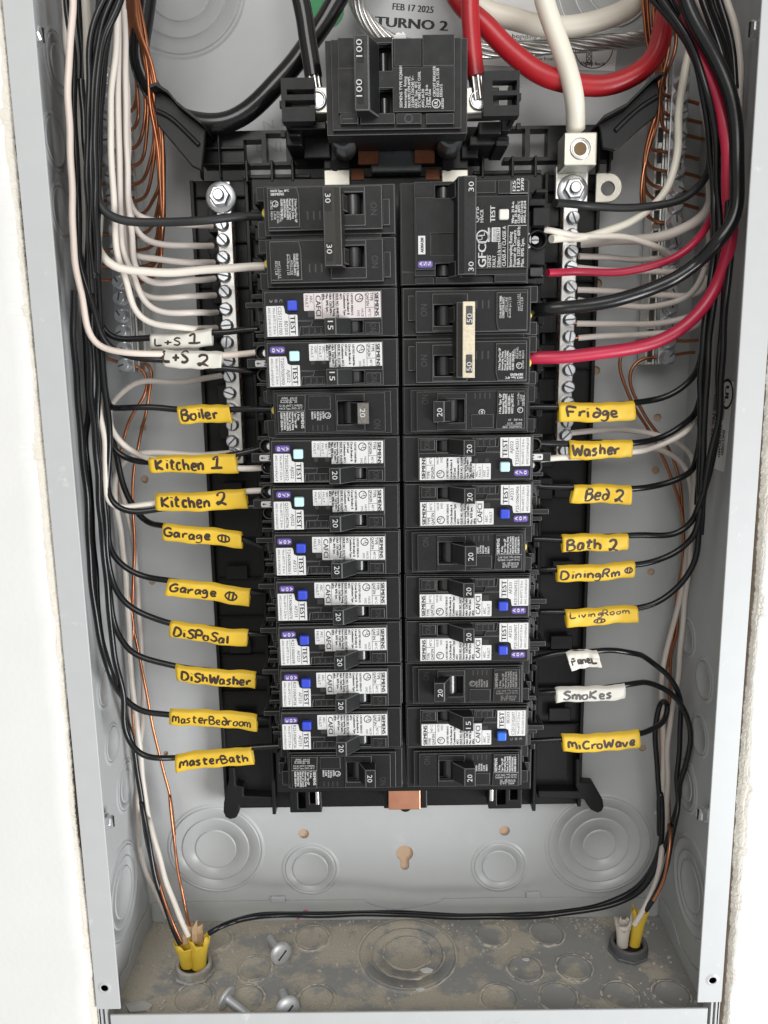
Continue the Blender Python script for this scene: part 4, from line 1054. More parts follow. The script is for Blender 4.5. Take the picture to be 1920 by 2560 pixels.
def gf_term(b):
    b.ubox(2.585, 2.78, -.95, .95, HB+.2, 2.15)
    b.ubox(2.79, 3.02, -.93, -.86, HB+.4, 2.5); b.ubox(2.64, 2.98, -.72, -.58, 2.16, 2.6)
    b.ubox(2.70, 3.04, -.52, -.18, 2.16, 2.75); b.ubox(2.585, 2.70, -.5, .66, 2.16, 2.5)
    b.ubox(2.70, 3.02, .20, .55, HB+.4, 2.4); b.ubox(2.78, 3.0, .82, .95, HB+.4, 2.5); b.ubox(2.60, 2.80, .86, .96, HB+.6, 2.7)
    b.cyl(2.84, .06, 2.16, (0, -1, 0), [(.20, 0), (.20, .36), (.165, .37), (.16, .05)], 26)
tm = link('terminal', BBmesh(gf_term, 'terminal', BLK2), r, .018, 2)
link('terminal_hole', BBmesh(lambda b: b.cyl(2.84, .06, 2.215, (0, -1, 0), [(.155, 0), (.155, .01)], 24), 'terminal_hole', HOLEM), tm)
link('terminal_screw', BBmesh(lambda b: b.cyl(2.82, .05, 2.23, (0, -1, 0), [(.105, 0), (.105, .10), (.08, .13)], 18), 'terminal_screw', mat('dull_screw', (.42, .43, .44), .4, 1., .3, 600)), tm)
link('terminal_slot', BBmesh(lambda b: b.ubox(2.735, 2.905, .04, .062, 2.355, 2.3625), 'terminal_slot', HOLEM), tm)
link('metal_clip', BBmesh(lambda b: b.ubox(2.68, 2.96, .62, .80, 2.2, 2.56), 'metal_clip', PIVOT), tm, .02, 2)
for v in (-.63, .72): link('yellow_seal', BBmesh(lambda b: b.cyl(2.53, v, 2.62, (-1, -1, 0), [(.085, 0), (.085, .05), (.06, .065)], 16), 'yellow_seal', YDOT), r)
def gf_print(b):
    h = 3.2645
    b.dn('QPFB', 1.545, -.17, h, .085, .29, .004); b.dn('HACR', 1.635, -.17, h, .07, .24, .003); b.dn('TEST', 1.865, -.17, h, .10, .30, .012)
    b.dn('GFCI', 1.69, .68, h, .165, .48, .014); b.line(1.715, .69, 1.715, .44, h, .008)
    ul_mark(b, 1.62, .10, h, .13, .11)
    b.poly(rrect(1.725, 1.755, -.07, .2, .01), h-.002, h); b.dn('CERTIFIED', 1.775, .19, h, .04, .24)
    b.poly(rrect(1.80, 1.97, -.07, .20, .01), h-.002, h)
    for k, (t, l) in enumerate((('GND', .22), ('FAULT', .22), ('Défaut à la terre', .50))): b.dn(t, 1.79+k*.09, .68, h, .066, l, .003)
    b.line(1.985, .69, 1.985, .21, h, .008); b.dn('CLASS A / CLASSE A', 2.08, .67, h, .072, .76, .004); b.line(2.12, .69, 2.12, -.10, h, .008)
    b.line(2.12, -.10, 2.49, -.10, h, .008)
    for k, (t, l) in enumerate((('Interrupting Rating', .66), ('Pouvoir de Coupure', .69), ('10kA 120/240V~ 60Hz', .76), ('Max. RMS Sym.', .54))): b.dn(t, 2.205+k*.078, .68, h, .066, l, .004)
    for k, (t, l) in enumerate((('Wire:  25 lb-in', .40), ('Fil:  25 lb po', .34), ('CU/AL 60/75°C', .41), ('AWG: CU #14-8', .41), ('AWG: AL #12-8', .41))): b.dn(t, 2.235+k*.058, -.14, h, .05, l, .003)
    for k, t in enumerate(('I25', '1122', '2970')): b.dn(t, 2.26+k*.08, -.74, h, .062, .05+.045*len(t), .01)
    b.line(2.17, -.93, 2.17, -.70, h, .006); b.line(2.17, -.70, 2.5, -.70, h, .006)
link('print', BBmesh(gf_print, 'print', WINK), r)
def gf_cert(b):
    b.dn('E82617', 1.955, .19, 3.2665, .055, .24, .004); b.dn('SEE PUBLISHED', 1.86, .19, 3.2665, .03, .24); b.dn('RATINGS LIST', 1.90, .19, 3.2665, .03, .24)
link('print', BBmesh(gf_cert, 'print', INK), r)
link('test_button', BBmesh(lambda b: b.uplate(1.93, 2.125, -.40, -.205, 3.2, 3.36), 'test_button', OFFW), r, .03, 3)
ls = link('serial_label', BBmesh(lambda b: b.poly(rrect(.35, .49, .06, .41, .005), 3.263, 3.267), 'serial_label', WHITEL), r)
link('print', BBmesh(lambda b: b.dn('AKB0A200', .455, .38, 3.269, .06, .28, .006), 'print', INK), ls)
dt = link('date_tag', BBmesh(lambda b: b.poly(rrect(.34, .635, .535, .665, .04), 3.263, 3.267), 'date_tag', PURP), r)
link('print', BBmesh(lambda b: [b.dn(ch, .43+k*.085, .635, 3.269, .066, .075, .012) for k, ch in enumerate('A55')], 'print', WINK), dt)
nl = link('neutral_tag', BBmesh(lambda b: b.poly(rrect(2.595, 2.70, -.07, .23, .03), 2.502, 2.506), 'neutral_tag', WHITEL), r)
link('print', BBmesh(lambda b: (b.dn('N', 2.68, .20, 2.508, .07, .08, .01), b.line(2.645, .06, 2.645, -.0, 2.508, .014), b.poly([(2.645, -.045), (2.62, .0), (2.67, .0)], 2.506, 2.508)), 'print', INK), nl)
for v0 in (-.88, .60):
    link('toggle_pivot', BBmesh(lambda b: b.cyl(.87, v0+.01, 2.99, (0, 0, 1), [(.15, 0), (.15, .2)], 24), 'toggle_pivot', PIVOT), r)
    link('toggle_well', BBmesh(lambda b: b.uplate(.68, 1.07, v0-.02, v0+.25, 2.8, 2.84), 'toggle_well', HOLEM), r)
hd = link('tie_handle', BBmesh(bar_handle(1.22, 1.45, -.95, .86, 3.70, (-.76, .71), .95), 'tie_handle', HANDLE), r, .02, 3, EDGE)
for v in (-.73, .64):
    link('number_window', BBmesh(lambda b: b.poly(rrect(1.27, 1.42, v-.16, v+.16, .02), 3.70, 3.704), 'number_window', BLK2), hd)
    link('number_print', BBmesh(lambda b: b.dn('30', 1.40, v+(.07 if v < 0 else .16), 3.7065, .105, .18, .0), 'number_print', WINK), hd)

# ---- main breaker
HM = 3.35
c0 = at(*P2('b', 462, 215), HM); c1 = at(*P2('b', 1345, 790), HM)
mxc, mzc = (c0.x+c1.x)/2, (c0.z+c1.z)/2; MW, MH = (c1.x-c0.x)/2, (c0.z-c1.z)/2
mn = thing('main_breaker', (mxc, -1.3, mzc-MH), 'big square 100 amp main breaker above the two columns of breakers', 'main breaker')
def bz(X, Y, h=HM):
    p_ = at(*P2('b', X, Y), h); return p_.x, p_.z
def bplate(mb, X0, Y0, X1, Y1, h0, h1, holes=(), hh=HM):
    x0, z1 = bz(X0, Y0, hh); x1, z0 = bz(X1, Y1, hh)
    mb.plate(x0, x1, z0, z1, -h0, -h1, [(bz(a, b, hh)[0], bz(c, d, hh)[0], bz(c, d, hh)[1], bz(a, b, hh)[1]) for a, b, c, d in holes])
H_ = [(790, 255, 878, 425), (800, 532, 885, 700)]
mb = MB()
bplate(mb, 462, 215, 1345, 790, 2.55, 3.10, H_); bplate(mb, 500, 225, 1305, 770, 3.101, 3.22, H_)
bplate(mb, 545, 410, 1262, 672, 3.221, 3.30, H_); bplate(mb, 1065, 205, 1262, 395, 3.221, 3.31); bplate(mb, 545, 222, 885, 405, 3.221, 3.29, H_)
bplate(mb, 890, 222, 1058, 392, 3.221, 3.26)
for X0, X1 in ((562, 672), (684, 896), (905, 1058), (1086, 1258)): bplate(mb, X0, 690, X1, 752, 3.221, 3.33)
part(mb, 'body', BLK, mn, .03, 3, EDGE)
mb = MB(); mb.box(mxc-MW*.98, mxc+MW*.98, -2.545, -1.75, mzc-MH*.96, mzc+MH*.97); part(mb, 'rear_body', BLK, mn, .05, 2)
mb = MB()
for a, b in H_ and ((780, 245), (790, 522)):
    x0, z1 = bz(a, b); x1, z0 = bz(a+108, b+190); mb = MB(); mb.box(x0, x1, -2.95, -2.90, z0, z1); part(mb, 'toggle_well', HOLEM, mn)
for a, b, c, d in ((800, 290, 850, 420), (808, 570, 858, 700)):
    x0, z1 = bz(a, b); x1, z0 = bz(c, d); mb = MB(); mb.lathe(((x0+x1)/2, -2.98, z0), (0, 0, 1), [((x1-x0)*.62, 0), ((x1-x0)*.62, z1-z0)], 24); part(mb, 'toggle_pivot', PIVOT, mn)
mb = MB(); x0, z1 = bz(642, 208, 3.75); x1, z0 = bz(742, 672, 3.75); x2 = bz(800, 300, 3.3)[0]
mb.prism([(x0, -3.28, z0), (x0, -3.74, z0), (x1, -3.74, z0), (x2, -3.28, z0)], (0, 0, z1-z0))
hd = part(mb, 'tie_handle', HANDLE, mn, .025, 3, EDGE)
mb = MB()
for Y0, Y1 in ((245, 380), (490, 632)):
    a0, b1 = bz(664, Y0, 3.75); a1, b0 = bz(707, Y1, 3.75); mb = MB(); mb.box(a0, a1, -3.744, -3.7395, b0, b1); wn = part(mb, 'number_window', HOLEM, hd)
mb = MB()
for Y1 in (345, 588):
    a0, b0 = bz(697, Y1, 3.75); mb = MB(); letter(mb, '100', (a0, -3.7465, b0), (0, 0, 1), (-1, 0, 0), .115, .30, .0); part(mb, 'number_print', WINK, hd)
mb = MB()
def mt(t, X, Y, size, length, bold=.003):
    a, b = bz(X, Y, 3.30); letter(mb, t, (a, -3.303, b), (0, 0, 1), (-1, 0, 0), size, length, bold)
px1 = 1/ (1980/16.3/ .9)   # rough inches per pixel, used only for text lengths
for t, X, l in (('SIEMENS TYPE EQ8681', 942, 235), ('Interrupting  Rating', 968, 175), ('MAX.RMS.SYM.AMPS.', 992, 178), ('22,000 120/240 V~', 1014, 180), ('HACR  Type  40°C', 1034, 150), ('75°C WIRE ONLY CU/AL', 1054, 205), ('AWG #4-3/0', 1076, 105), ('Torque  55 lb-in', 1098, 128), ('2 Poles Unit', 1116, 105)):
    mt(t, X, 657, .055, l/2.44/131)
mt('CIRCUIT BREAKER', 1145, 590, .055, 172/2.44/131); mt('ISSUE NO. L-5538', 1166, 590, .055, 160/2.44/131); mt('E82615', 1186, 590, .055, 70/2.44/131); mt('LISTED', 1194, 662, .045, 58/2.44/131)
a, b = bz(1148, 632, 3.30); ring2(mb, (a, -3.303, b), (1, 0, 0), (0, 0, 1), .068, .084, 24)
letter(mb, 'UL', (a+.03, -3.303, b-.05), (0, 0, 1), (-1, 0, 0), .07, .10, .008)
part(mb, 'print', WINK, mn)
mb = MB(); a, b = bz(980, 722, 3.33); ring2(mb, (a, -3.333, b), (1, 0, 0), (0, 0, 1), .06, .085, 20)
part(mb, 'embossed_mark', EMB, mn)
a, b = bz(615, 725, 3.33); mb = MB(); mb.box(a-.12, a+.08, -3.334, -3.331, b-.01, b+.012); part(mb, 'embossed_mark', EMB, mn)
mb = MB(); mb.box(mxc-MW*.40, mxc+MW*.40, -1.615, -1.2, mzc-MH*1.42, mzc-MH*.9); part(mb, 'throat', SMOKEP, mn, .04, 2)
# plinth: smoky legs, dark throat with copper glimpses, the stabs below
mb = MB(); mb.box(mxc-MW*.9, mxc+MW*.9, -1.745, -.6, mzc-MH*.9, mzc+MH*.8); part(mb, 'plinth', BLK2, mn, .03, 2)
for s in (-1, 1):
    mb = MB(); x = mxc+s*MW*.80; zt2 = mzc-MH*.965
    mb.lathe((x, -2.5, zt2+.12), (0, 1, 0), [(.25, 0), (.28, .3), (.26, .9), (.2, 1.1)], 24); part(mb, 'smoky_leg', SMOKEP, mn)
    mb = MB(); mb.lathe((x, -2.52, zt2+.10), F_, [(.17, -.02), (.17, .01)], 20); part(mb, 'rivet_recess', HOLEM, mn)
    a_ = at(*P2('b', 465 if s < 0 else 1180, 1042), 1.35); b_ = at(*P2('b', 622 if s < 0 else 1340, 1092), 1.35)
    mb = MB(); mb.box(a_.x, b_.x, -1.44, -1.35, a_.z+.01, a_.z+.5); part(mb, 'stab_block', BASEM, mn, .02, 2)
    mb = MB(); mb.box(a_.x, b_.x, -1.45, -1.35, b_.z-.15, a_.z); part(mb, 'bus_stab', LUGM, mn, .02, 2)
    mb = MB(); c = at(*P2('b', 532 if s < 0 else 1222, 1008), 1.46); mb.lathe((c.x, -1.451, c.z), F_, [(.12, 0), (.12, .008)], 20); part(mb, 'stab_hole', HOLEM, mn)
    mb = MB(); xa = mxc+s*MW*.28; xb = mxc+s*MW*.60; mb.box(min(xa, xb), max(xa, xb), -1.70, -1.62, mzc-MH*1.25, mzc-MH*.92); part(mb, 'copper_strap', DCOP, mn, .01, 1)
    a_ = at(*P2('b', 625 if s < 0 else 1082, 1030), 1.3); b_ = at(*P2('b', 710 if s < 0 else 1172, 1098), 1.3)
    mb = MB(); mb.plate(a_.x, b_.x, b_.z, a_.z, -1.2, -1.3, [(a_.x+.08, b_.x-.08, b_.z+.1, a_.z-.15)]); part(mb, 'copper_clip', DCOP, mn, .01, 1)
    # wire lug and its black cage
    a_ = at(*P2('b', 408 if s < 0 else 1350, 528), 2.45); b_ = at(*P2('b', 475 if s < 0 else 1440, 692), 2.45)
    xin = mxc+s*MW*.97
    mb = MB(); mb.box(min(a_.x-.5*(s < 0), xin), max(b_.x+.3*(s > 0), xin), -2.45, -1.9, b_.z, a_.z); lg = part(mb, 'wire_lug', LUGM, mn, .03, 2)
    c = at(*P2('b', 420 if s < 0 else 1408, 608), 2.5); mb = MB(); mb.lathe((c.x, -2.451, c.z), F_, [(.19, 0), (.19, .05), (.16, .07), (.13, .03)], 24); part(mb, 'lug_screw', ZINC, lg)
    if s < 0:
        X0, X1, Y0, Y1 = 198, 410, 475, 738; hol = [(235, 545, 405, 575), (225, 612, 410, 650)]
    else:
        X0, X1, Y0, Y1 = 1437, 1655, 432, 705; hol = [(1492, 492, 1640, 550), (1495, 582, 1640, 640)]
    mb = MB(); bplate(mb, X0, Y0, X1, Y1, 2.55, 2.85, hol, 2.85); xa, za = bz(X0, Y0, 2.85); xb, zb_ = bz(X1, Y1, 2.85)
    mb.box(xa+.02, xa+.10, -2.545, -1.9, zb_+.02, za-.02) if s < 0 else mb.box(xb-.10, xb-.02, -2.545, -1.9, zb_+.02, za-.02)
    xe = xa if s < 0 else xb
    for k in range(2): mb.box(xe-.05 if s < 0 else xe-.03, xe+.03 if s < 0 else xe+.05, -2.75, -2.6, za-.5-k*.55, za-.38-k*.55)
    part(mb, 'lug_cover', BLK2, mn, .03, 2)
    # brackets under the covers that join the base
    mb = MB()
    if s < 0: R4 = [(235, 740, 480, 790, 2.2), (228, 790, 330, 890, 2.0), (335, 795, 505, 965, 1.6), (245, 810, 318, 832, 2.35)]
    else: R4 = [(1405, 742, 1545, 818, 2.3), (1350, 830, 1592, 885, 2.0), (1300, 890, 1405, 965, 1.6), (1510, 850, 1592, 890, 2.1), (1545, 705, 1600, 800, 2.0)]
    for X0, Y0, X1, Y1, h in R4: bplate(mb, X0, Y0, X1, Y1, .9, h, (), h)
    part(mb, 'bracket', BASEM, mn, .03, 2)
# plaster flake on top of the main breaker
mb = MB(); c = at(*P2('b', 932, 196), 3.2); rr = random.Random(3)
n = 18; mb.prism([(c.x+(.16+rr.uniform(-.07, .07))*math.cos(k*2*math.pi/n)*.8, -3.16, mzc+MH+.01+(.09+rr.uniform(-.05, .05))*math.sin(k*2*math.pi/n)) for k in range(n)], (0, .05, 0))
tag(part(mb, 'plaster_flake', DRYW, None), 'small white plaster flake on the top edge of the main breaker', 'plaster flake')
# ================================================================== SLEEVES WITH HANDWRITING
def poly12(cx, cy, rx, ry): return ' '.join('%.2f,%.2f' % (cx+rx*math.cos(k*math.pi/7+1.2), cy+ry*math.sin(k*math.pi/7+1.2)) for k in range(15))
GL = {'L': '0,10 0,0 5.5,0.4', 'l': '1,10 1,0', '+': '0,4.5 6,4.5;3,8 3,1', 'S': '6,9 3,10 0.5,8 2,6 4.5,4.5 5.5,2.2 3,0 0,1', 's': '4,6 1.5,6 0.3,5 2,3.4 3.6,2 2.6,0.2 0,0',
 '1': '0.5,8 3,10 3,0;0,0 6,0', '2': '0.5,8 2,10 4.6,9.5 5,7 3,3.2 1,0.6 0.3,2 2,2.2 6,0', 'B': '0,10 0.4,0;0,10 3.6,10 4.8,8 3.4,6 0.2,5.4;2,5.6 5,4.6 5.8,2 3.6,0 0.2,0',
 'o': '2.6,6 0.3,4.4 0.8,0.6 3,0 4.6,2.6 4,5.4 2.6,6', 'i': '1,6 1,0;1,8.4 1.1,9', 'e': '0.4,3 4,3.6 3.8,5.8 1.4,6 0.3,3 1.4,0.2 4.6,0.6', 'r': '0.3,6 0.6,0;0.6,3.6 2,5.8 4,5.8',
 'K': '0,10 0.3,0;5.5,9.5 0.4,4.6 5.8,0', 't': '2,9.5 2,0.8 4,0;0,6.4 4.5,6.8', 'c': '3.8,5.6 1.2,6 0.2,3 1.2,0.2 4,0.6', 'h': '0,10 0.3,0;0.3,3.6 2.2,6 3.8,4.8 4,0',
 'n': '0,6 0.3,0;0.3,3.8 2.2,6 3.8,4.8 4,0', 'm': '0,6 0.3,0;0.3,4 1.8,6 3,5 3.2,0;3.2,4 5,6 6.2,5 6.4,0', 'M': '0,0 0.4,8 2.8,6.6 3.2,2;3.2,6 5.4,8 6.4,6 6.8,0',
 'G': '6,8.8 3.4,10 0.4,7 0.8,1.4 3.6,0 6,2 6,4.6 3.4,4.6', 'a': '4,5.6 1.4,6 0.2,3 1,0.2 2.8,1 4,5.6 4.1,1 5,0', 'g': '4,5.6 1.4,6 0.2,4 1,2 2.6,2.4 4,5.6;4,5.6 4,-2 2,-3.6 0,-2.6',
 'D': '0.4,10 0,0 4.4,1.2 6,5 4.2,9 0,10', 'd': '1.6,10 4.6,7 4.4,2 2.2,0 0.4,1.6 0.8,4.6 3,5.2 4.4,3.4', 'P': '0,0 0.2,10 4,9.6 5,7.4 3.8,5 0.2,4.8', 'W': '0,10 1.6,0 4,6.5 5.8,0 8,10', 'w': '0,6 1.2,0 2.8,4.6 4.2,0 5.6,6',
 'C': '6,8.6 3.6,10 0.8,7.4 0.6,3 2.6,0.2 6,1', 'F': '0.4,0 0,10 6,10;0.2,5.4 4.4,5.6', 'R': '0,0 0.2,10 4,9.6 4.6,7.4 3.4,5.4 0.4,5;1.8,5.2 5,0', 'v': '0,6 2,0 4.2,6', '@': poly12(3, 3.8, 3, 3.6)+';2.1,8.4 2,-.6;4,8.4 4,-.6', '8': poly12(3.2, 3.8, 3, 2.6)+';2.3,6.8 2.1,.6;4.2,6.8 4.1,.6'}
WDT = {' ': 5, 'i': 3.4, 'l': 3.4, 'm': 8.4, 'M': 8.6, 'W': 9.4, 'w': 7.4, 'r': 5.2, 'G': 8, 'D': 7.8, 'B': 7.6, 'S': 7.6, 'K': 7.6, 'F': 7.2, 'C': 7.2, 'P': 6.8, 'R': 6.8, '2': 8, '1': 8, '@': 8, '8': 8, 'L': 7.4, '+': 8}
def sleeve(pts, m, lines, lab, h=2.35, ink=None, seed=0, bow=0., flag=False):
    rnd = random.Random(seed*13+5)
    TL, TR, BR, BL = [at(*P2(*q_), h) for q_ in pts]
    th0 = .098
    def surf(s, t, side=1, off=0):
        top = TL.lerp(TR, s); bo = BL.lerp(BR, s); p_ = top.lerp(bo, t)
        e = min(1, max(0, t))
        th = th0*(math.sin(math.pi*.5*min(1, e/.22)) if e < .22 else (1 if e < .70 else 1-(e-.70)/.30*.5))
        if e > .93: th *= math.sqrt(max(0, (1-e)/.07))
        if e < .06: th *= math.sqrt(e/.06)
        if flag and e > .40: th = .012
        wv = .016*math.sin(s*5.3+seed*1.7)+.006*math.sin(s*13+seed)+.005*math.sin(s*23+t*4+seed*3)
        return Vector((p_.x, -h-side*(th)-side*off+wv*1.2, p_.z+wv*.9+bow*math.sin(math.pi*s)))
    t = thing('wire_sleeve', tuple((BL+BR)/2), lab, 'wire label', 'hand-lettered sleeves slipped on the wires')
    rows = []
    ts = [0, .02, .06, .12, .2, .3, .4, .5, .62, .75, .86, .94, .98, 1]
    for k in range(25):
        s = k/24; jl = 0
        rows.append([surf(s, e, 1) for e in ts] + [surf(s, e, -1) for e in ts[-2:0:-1]])
    mb = MB(); mb.grid(rows, True, 0, True)
    o = part(mb, 'sleeve_tube', m, t); sd = o.modifiers.new('Solidify', 'SOLIDIFY'); sd.thickness = .018*S; sd.offset = -1
    mb = MB(); L = (TR-TL).length; H = ((TL-BL).length+(TR-BR).length)/2
    for txt, s0, s1, t0, t1 in lines:
        wtot = sum(WDT.get(ch, 6.2) for ch in txt)-1.6; x = 0
        for ch in txt:
            if ch in GL:
                jx, jy, sl = rnd.uniform(-.3, .3), rnd.uniform(-.5, .5), rnd.uniform(-.05, .12)
                for st in GL[ch].split(';'):
                    q_ = [tuple(float(v) for v in a.split(',')) for a in st.split()]
                    q3 = []
                    for a, b in q_:
                        a += jx+b*sl+rnd.uniform(-.18, .18); b += jy+rnd.uniform(-.2, .2)
                        q3.append(((x+a)/wtot, b/10))
                    pl = [Vector((s0+(s1-s0)*a, t1+(t0-t1)*b, 0)) for a, b in q3]
                    pl = spline([Vector((v.x*L, v.y*H, 0)) for v in pl], .03) if len(pl) > 2 else [Vector((v.x*L, v.y*H, 0)) for v in pl]
                    if len(pl) == 2: pl = [pl[0].lerp(pl[1], k/4) for k in range(5)]
                    P_ = [surf(v.x/L, min(.985, max(.015, v.y/H)), 1, .004) for v in pl]
                    wd = rnd.uniform(.026, .033)*(.78 if len(txt) > 10 else 1)*min(1, max(.5, abs(t1-t0)*H/.22))*(.72 if ch in '@8' else 1)
                    vs = []
                    for k, c in enumerate(P_):
                        d = (P_[min(k+1, len(P_)-1)]-P_[max(0, k-1)]); nn = Vector((-d.z, 0, d.x))
                        if nn.length < 1e-6: nn = Vector((1, 0, 0))
                        nn = nn.normalized()*wd*(1 if 0 < k < len(P_)-1 else .75); vs += [c+nn, c-nn]
                    mb.add(vs, [(2*k, 2*k+1, 2*k+3, 2*k+2) for k in range(len(P_)-1)])
            x += WDT.get(ch, 6.2)
    part(mb, 'handwriting', ink or MARK, t)
    return t
def Q(fr, *c): return [(fr, c[i], c[i+1]) for i in range(0, 8, 2)]
sleeve(Q('d', 765,985,1188,945,1195,1065,770,1100), WSL, [('L+S', .09,.50,.34,.74), ('1', .63,.84,.20,.72)], 'white sleeve hand-lettered L+S 1', 2.35, seed=1)
sleeve(Q('d', 855,1085,1265,1108,1255,1240,857,1205), WSL, [('L+S', .03,.43,.05,.64), ('2', .60,.80,.20,.78)], 'white sleeve hand-lettered L+S 2', 2.53, seed=2)
sleeve(Q('m', 920,38,1268,30,1290,152,945,160), YEL, [('Boiler', .06,.74,.22,.76)], 'yellow sleeve hand-lettered Boiler', seed=3)
sleeve(Q('m', 730,382,1310,350,1330,488,740,490), YEL, [('Kitchen', .09,.62,.20,.80), ('1', .71,.84,.16,.72)], 'yellow sleeve hand-lettered Kitchen 1', seed=4)
sleeve(Q('m', 775,625,1375,595,1395,730,782,748), YEL, [('Kitchen', .07,.60,.18,.74), ('2', .67,.79,.14,.72)], 'yellow sleeve hand-lettered Kitchen 2', seed=5)
sleeve(Q('m', 828,818,1350,882,1355,998,823,935), YEL, [('Garage', .03,.60,.22,.68), ('@', .70,.86,.14,.70)], 'upper of the two yellow sleeves hand-lettered Garage', seed=6)
sleeve(Q('m', 862,1192,1410,1255,1400,1378,838,1310), YEL, [('Garage', .05,.60,.24,.66), ('@', .71,.86,.12,.68)], 'lower of the two yellow sleeves hand-lettered Garage', seed=7)
sleeve(Q('m', 875,1480,1395,1535,1385,1651,865,1591), YEL, [('DiSPoSal', .07,.76,.30,.80)], 'yellow sleeve hand-lettered DisPosal', seed=8)
sleeve(Q('o', 908,268,1447,322,1440,438,920,380), YEL, [('DiShWasher', .08,.94,.28,.78)], 'yellow sleeve hand-lettered DishWasher', seed=9)
sleeve(Q('o', 875,555,1453,600,1455,718,870,665), YEL, [('MasterBedroom', .04,.93,.28,.74)], 'yellow sleeve hand-lettered MasterBedroom', seed=10)
sleeve(Q('o', 908,870,1415,812,1437,930,913,990), YEL, [('MasterBath', .06,.94,.28,.70)], 'yellow sleeve hand-lettered MasterBath', seed=11)
sleeve(Q('n', 255,21,760,6,770,136,258,153), YEL, [('Fridge', .11,.76,.26,.74)], 'yellow sleeve hand-lettered Fridge', seed=12)
sleeve(Q('n', 325,268,750,270,745,388,328,398), YEL, [('Washer', .05,.78,.20,.76)], 'yellow sleeve hand-lettered Washer', seed=13)
sleeve(Q('n', 360,562,742,570,738,700,330,688), YEL, [('Bed', .22,.60,.20,.80), ('2', .72,.88,.22,.84)], 'yellow sleeve hand-lettered Bed 2', seed=14)
sleeve(Q('n', 278,902,718,888,718,1000,280,1022), YEL, [('Bath', .07,.58,.26,.86), ('2', .70,.86,.26,.90)], 'yellow sleeve hand-lettered Bath 2', seed=15)
sleeve(Q('n', 245,1108,765,1078,760,1190,243,1222), YEL, [('DiningRm', .06,.80,.30,.76), ('@', .86,.96,.24,.66)], 'yellow sleeve hand-lettered DiningRm', seed=16)
sleeve(Q('n', 298,1395,780,1375,788,1492,308,1517), YEL, [('LivingRoom', .06,.88,.14,.42), ('8', .36,.53,.44,.86)], 'yellow sleeve hand-lettered LivingRoom', seed=17)
sleeve(Q('p', 302,180,510,168,547,280,345,312), WSL, [('PaneL', .10,.88,.38,.76)], 'short white tag hand-lettered PaneL', seed=18, flag=True)
sleeve(Q('p', 235,428,698,395,700,498,240,532), WSL, [('SmoKes', .10,.80,.22,.74)], 'white sleeve hand-lettered SmoKes', seed=19, ink=MARKG)
sleeve(Q('p', 275,735,795,712,802,835,288,858), YEL, [('MiCroWave', .07,.93,.30,.72)], 'yellow sleeve hand-lettered MiCroWave', seed=20)

# ================================================================== WIRES
def wire_pts(txt, h, r, up=0., ext0=0, step=.12):
    q_ = path(txt, h)
    pts = []
    for x, y, hh in q_:
        p_ = at(x, y, hh); k = 0
        while abs(p_.x) > XW-.05-r and k < 80:            # keep clear of the side walls
            hh = hh+.06 if hh < 3.7 else hh; p_ = at(x, y, hh); k += 1
            if hh >= 3.7: break
        pts.append(p_)
    if ext0:
        d = (pts[0]-pts[1]).normalized(); pts.insert(0, pts[0]+Vector((d.x*ext0*.4, .0, max(.5, d.z)*ext0)))
    pts = tidy(pts)
    pts = relax(even(spline(pts, step*.5), step), 6)
    # hand-bent wire is never quite smooth
    wr = random.Random(len(txt)*7+int(abs(pts[0].x)*1000)); am = min(.022, .10*r*2) if r < .1 else .012
    ph = [(wr.uniform(0, 6), wr.uniform(1.2, 2.6)) for _ in range(3)]; ph2 = [(wr.uniform(0, 6), wr.uniform(3.5, 6)) for _ in range(3)]
    n = len(pts)
    for i in range(n):
        e = min(1, i*step/.6, (n-1-i)*step/.6)
        pts[i] = pts[i]+Vector([am*(math.sin(a+f*i*step)+.55*math.sin(b+g*i*step)) for (a, f), (b, g) in zip(ph, ph2)])*e
    return pts
def wire(lab, m, dia, txt, h=2.6, ext0=0, group=None, name=None, cat='wire', n=12, tip=None, tip0=None):
    pts = wire_pts(txt, h, dia/2, ext0=ext0)
    nm = name or {WB: 'black_wire', WBM: 'black_wire', WW: 'white_wire', WP: 'white_wire', WG: 'white_wire', WR: 'red_wire', COPPER: 'copper_wire'}.get(m, 'wire')
    mb = MB(); mb.tube(pts, dia/2, n)
    gr = group or {'black_wire': 'black circuit wires', 'white_wire': 'white circuit wires', 'red_wire': 'red circuit wires', 'copper_wire': 'bare copper ground wires'}.get(nm)
    o = tag(part(mb, nm, m, None), lab, cat, gr)
    if tip:                                               # stripped copper end
        d = (pts[-1]-pts[-3]).normalized(); mb = MB(); mb.tube([pts[-1]-d*.02, pts[-1]+d*tip], .032, 8); part(mb, 'bare_tip', COPPER, o)
    return o
D14, D12, D10 = .132, .136, .175
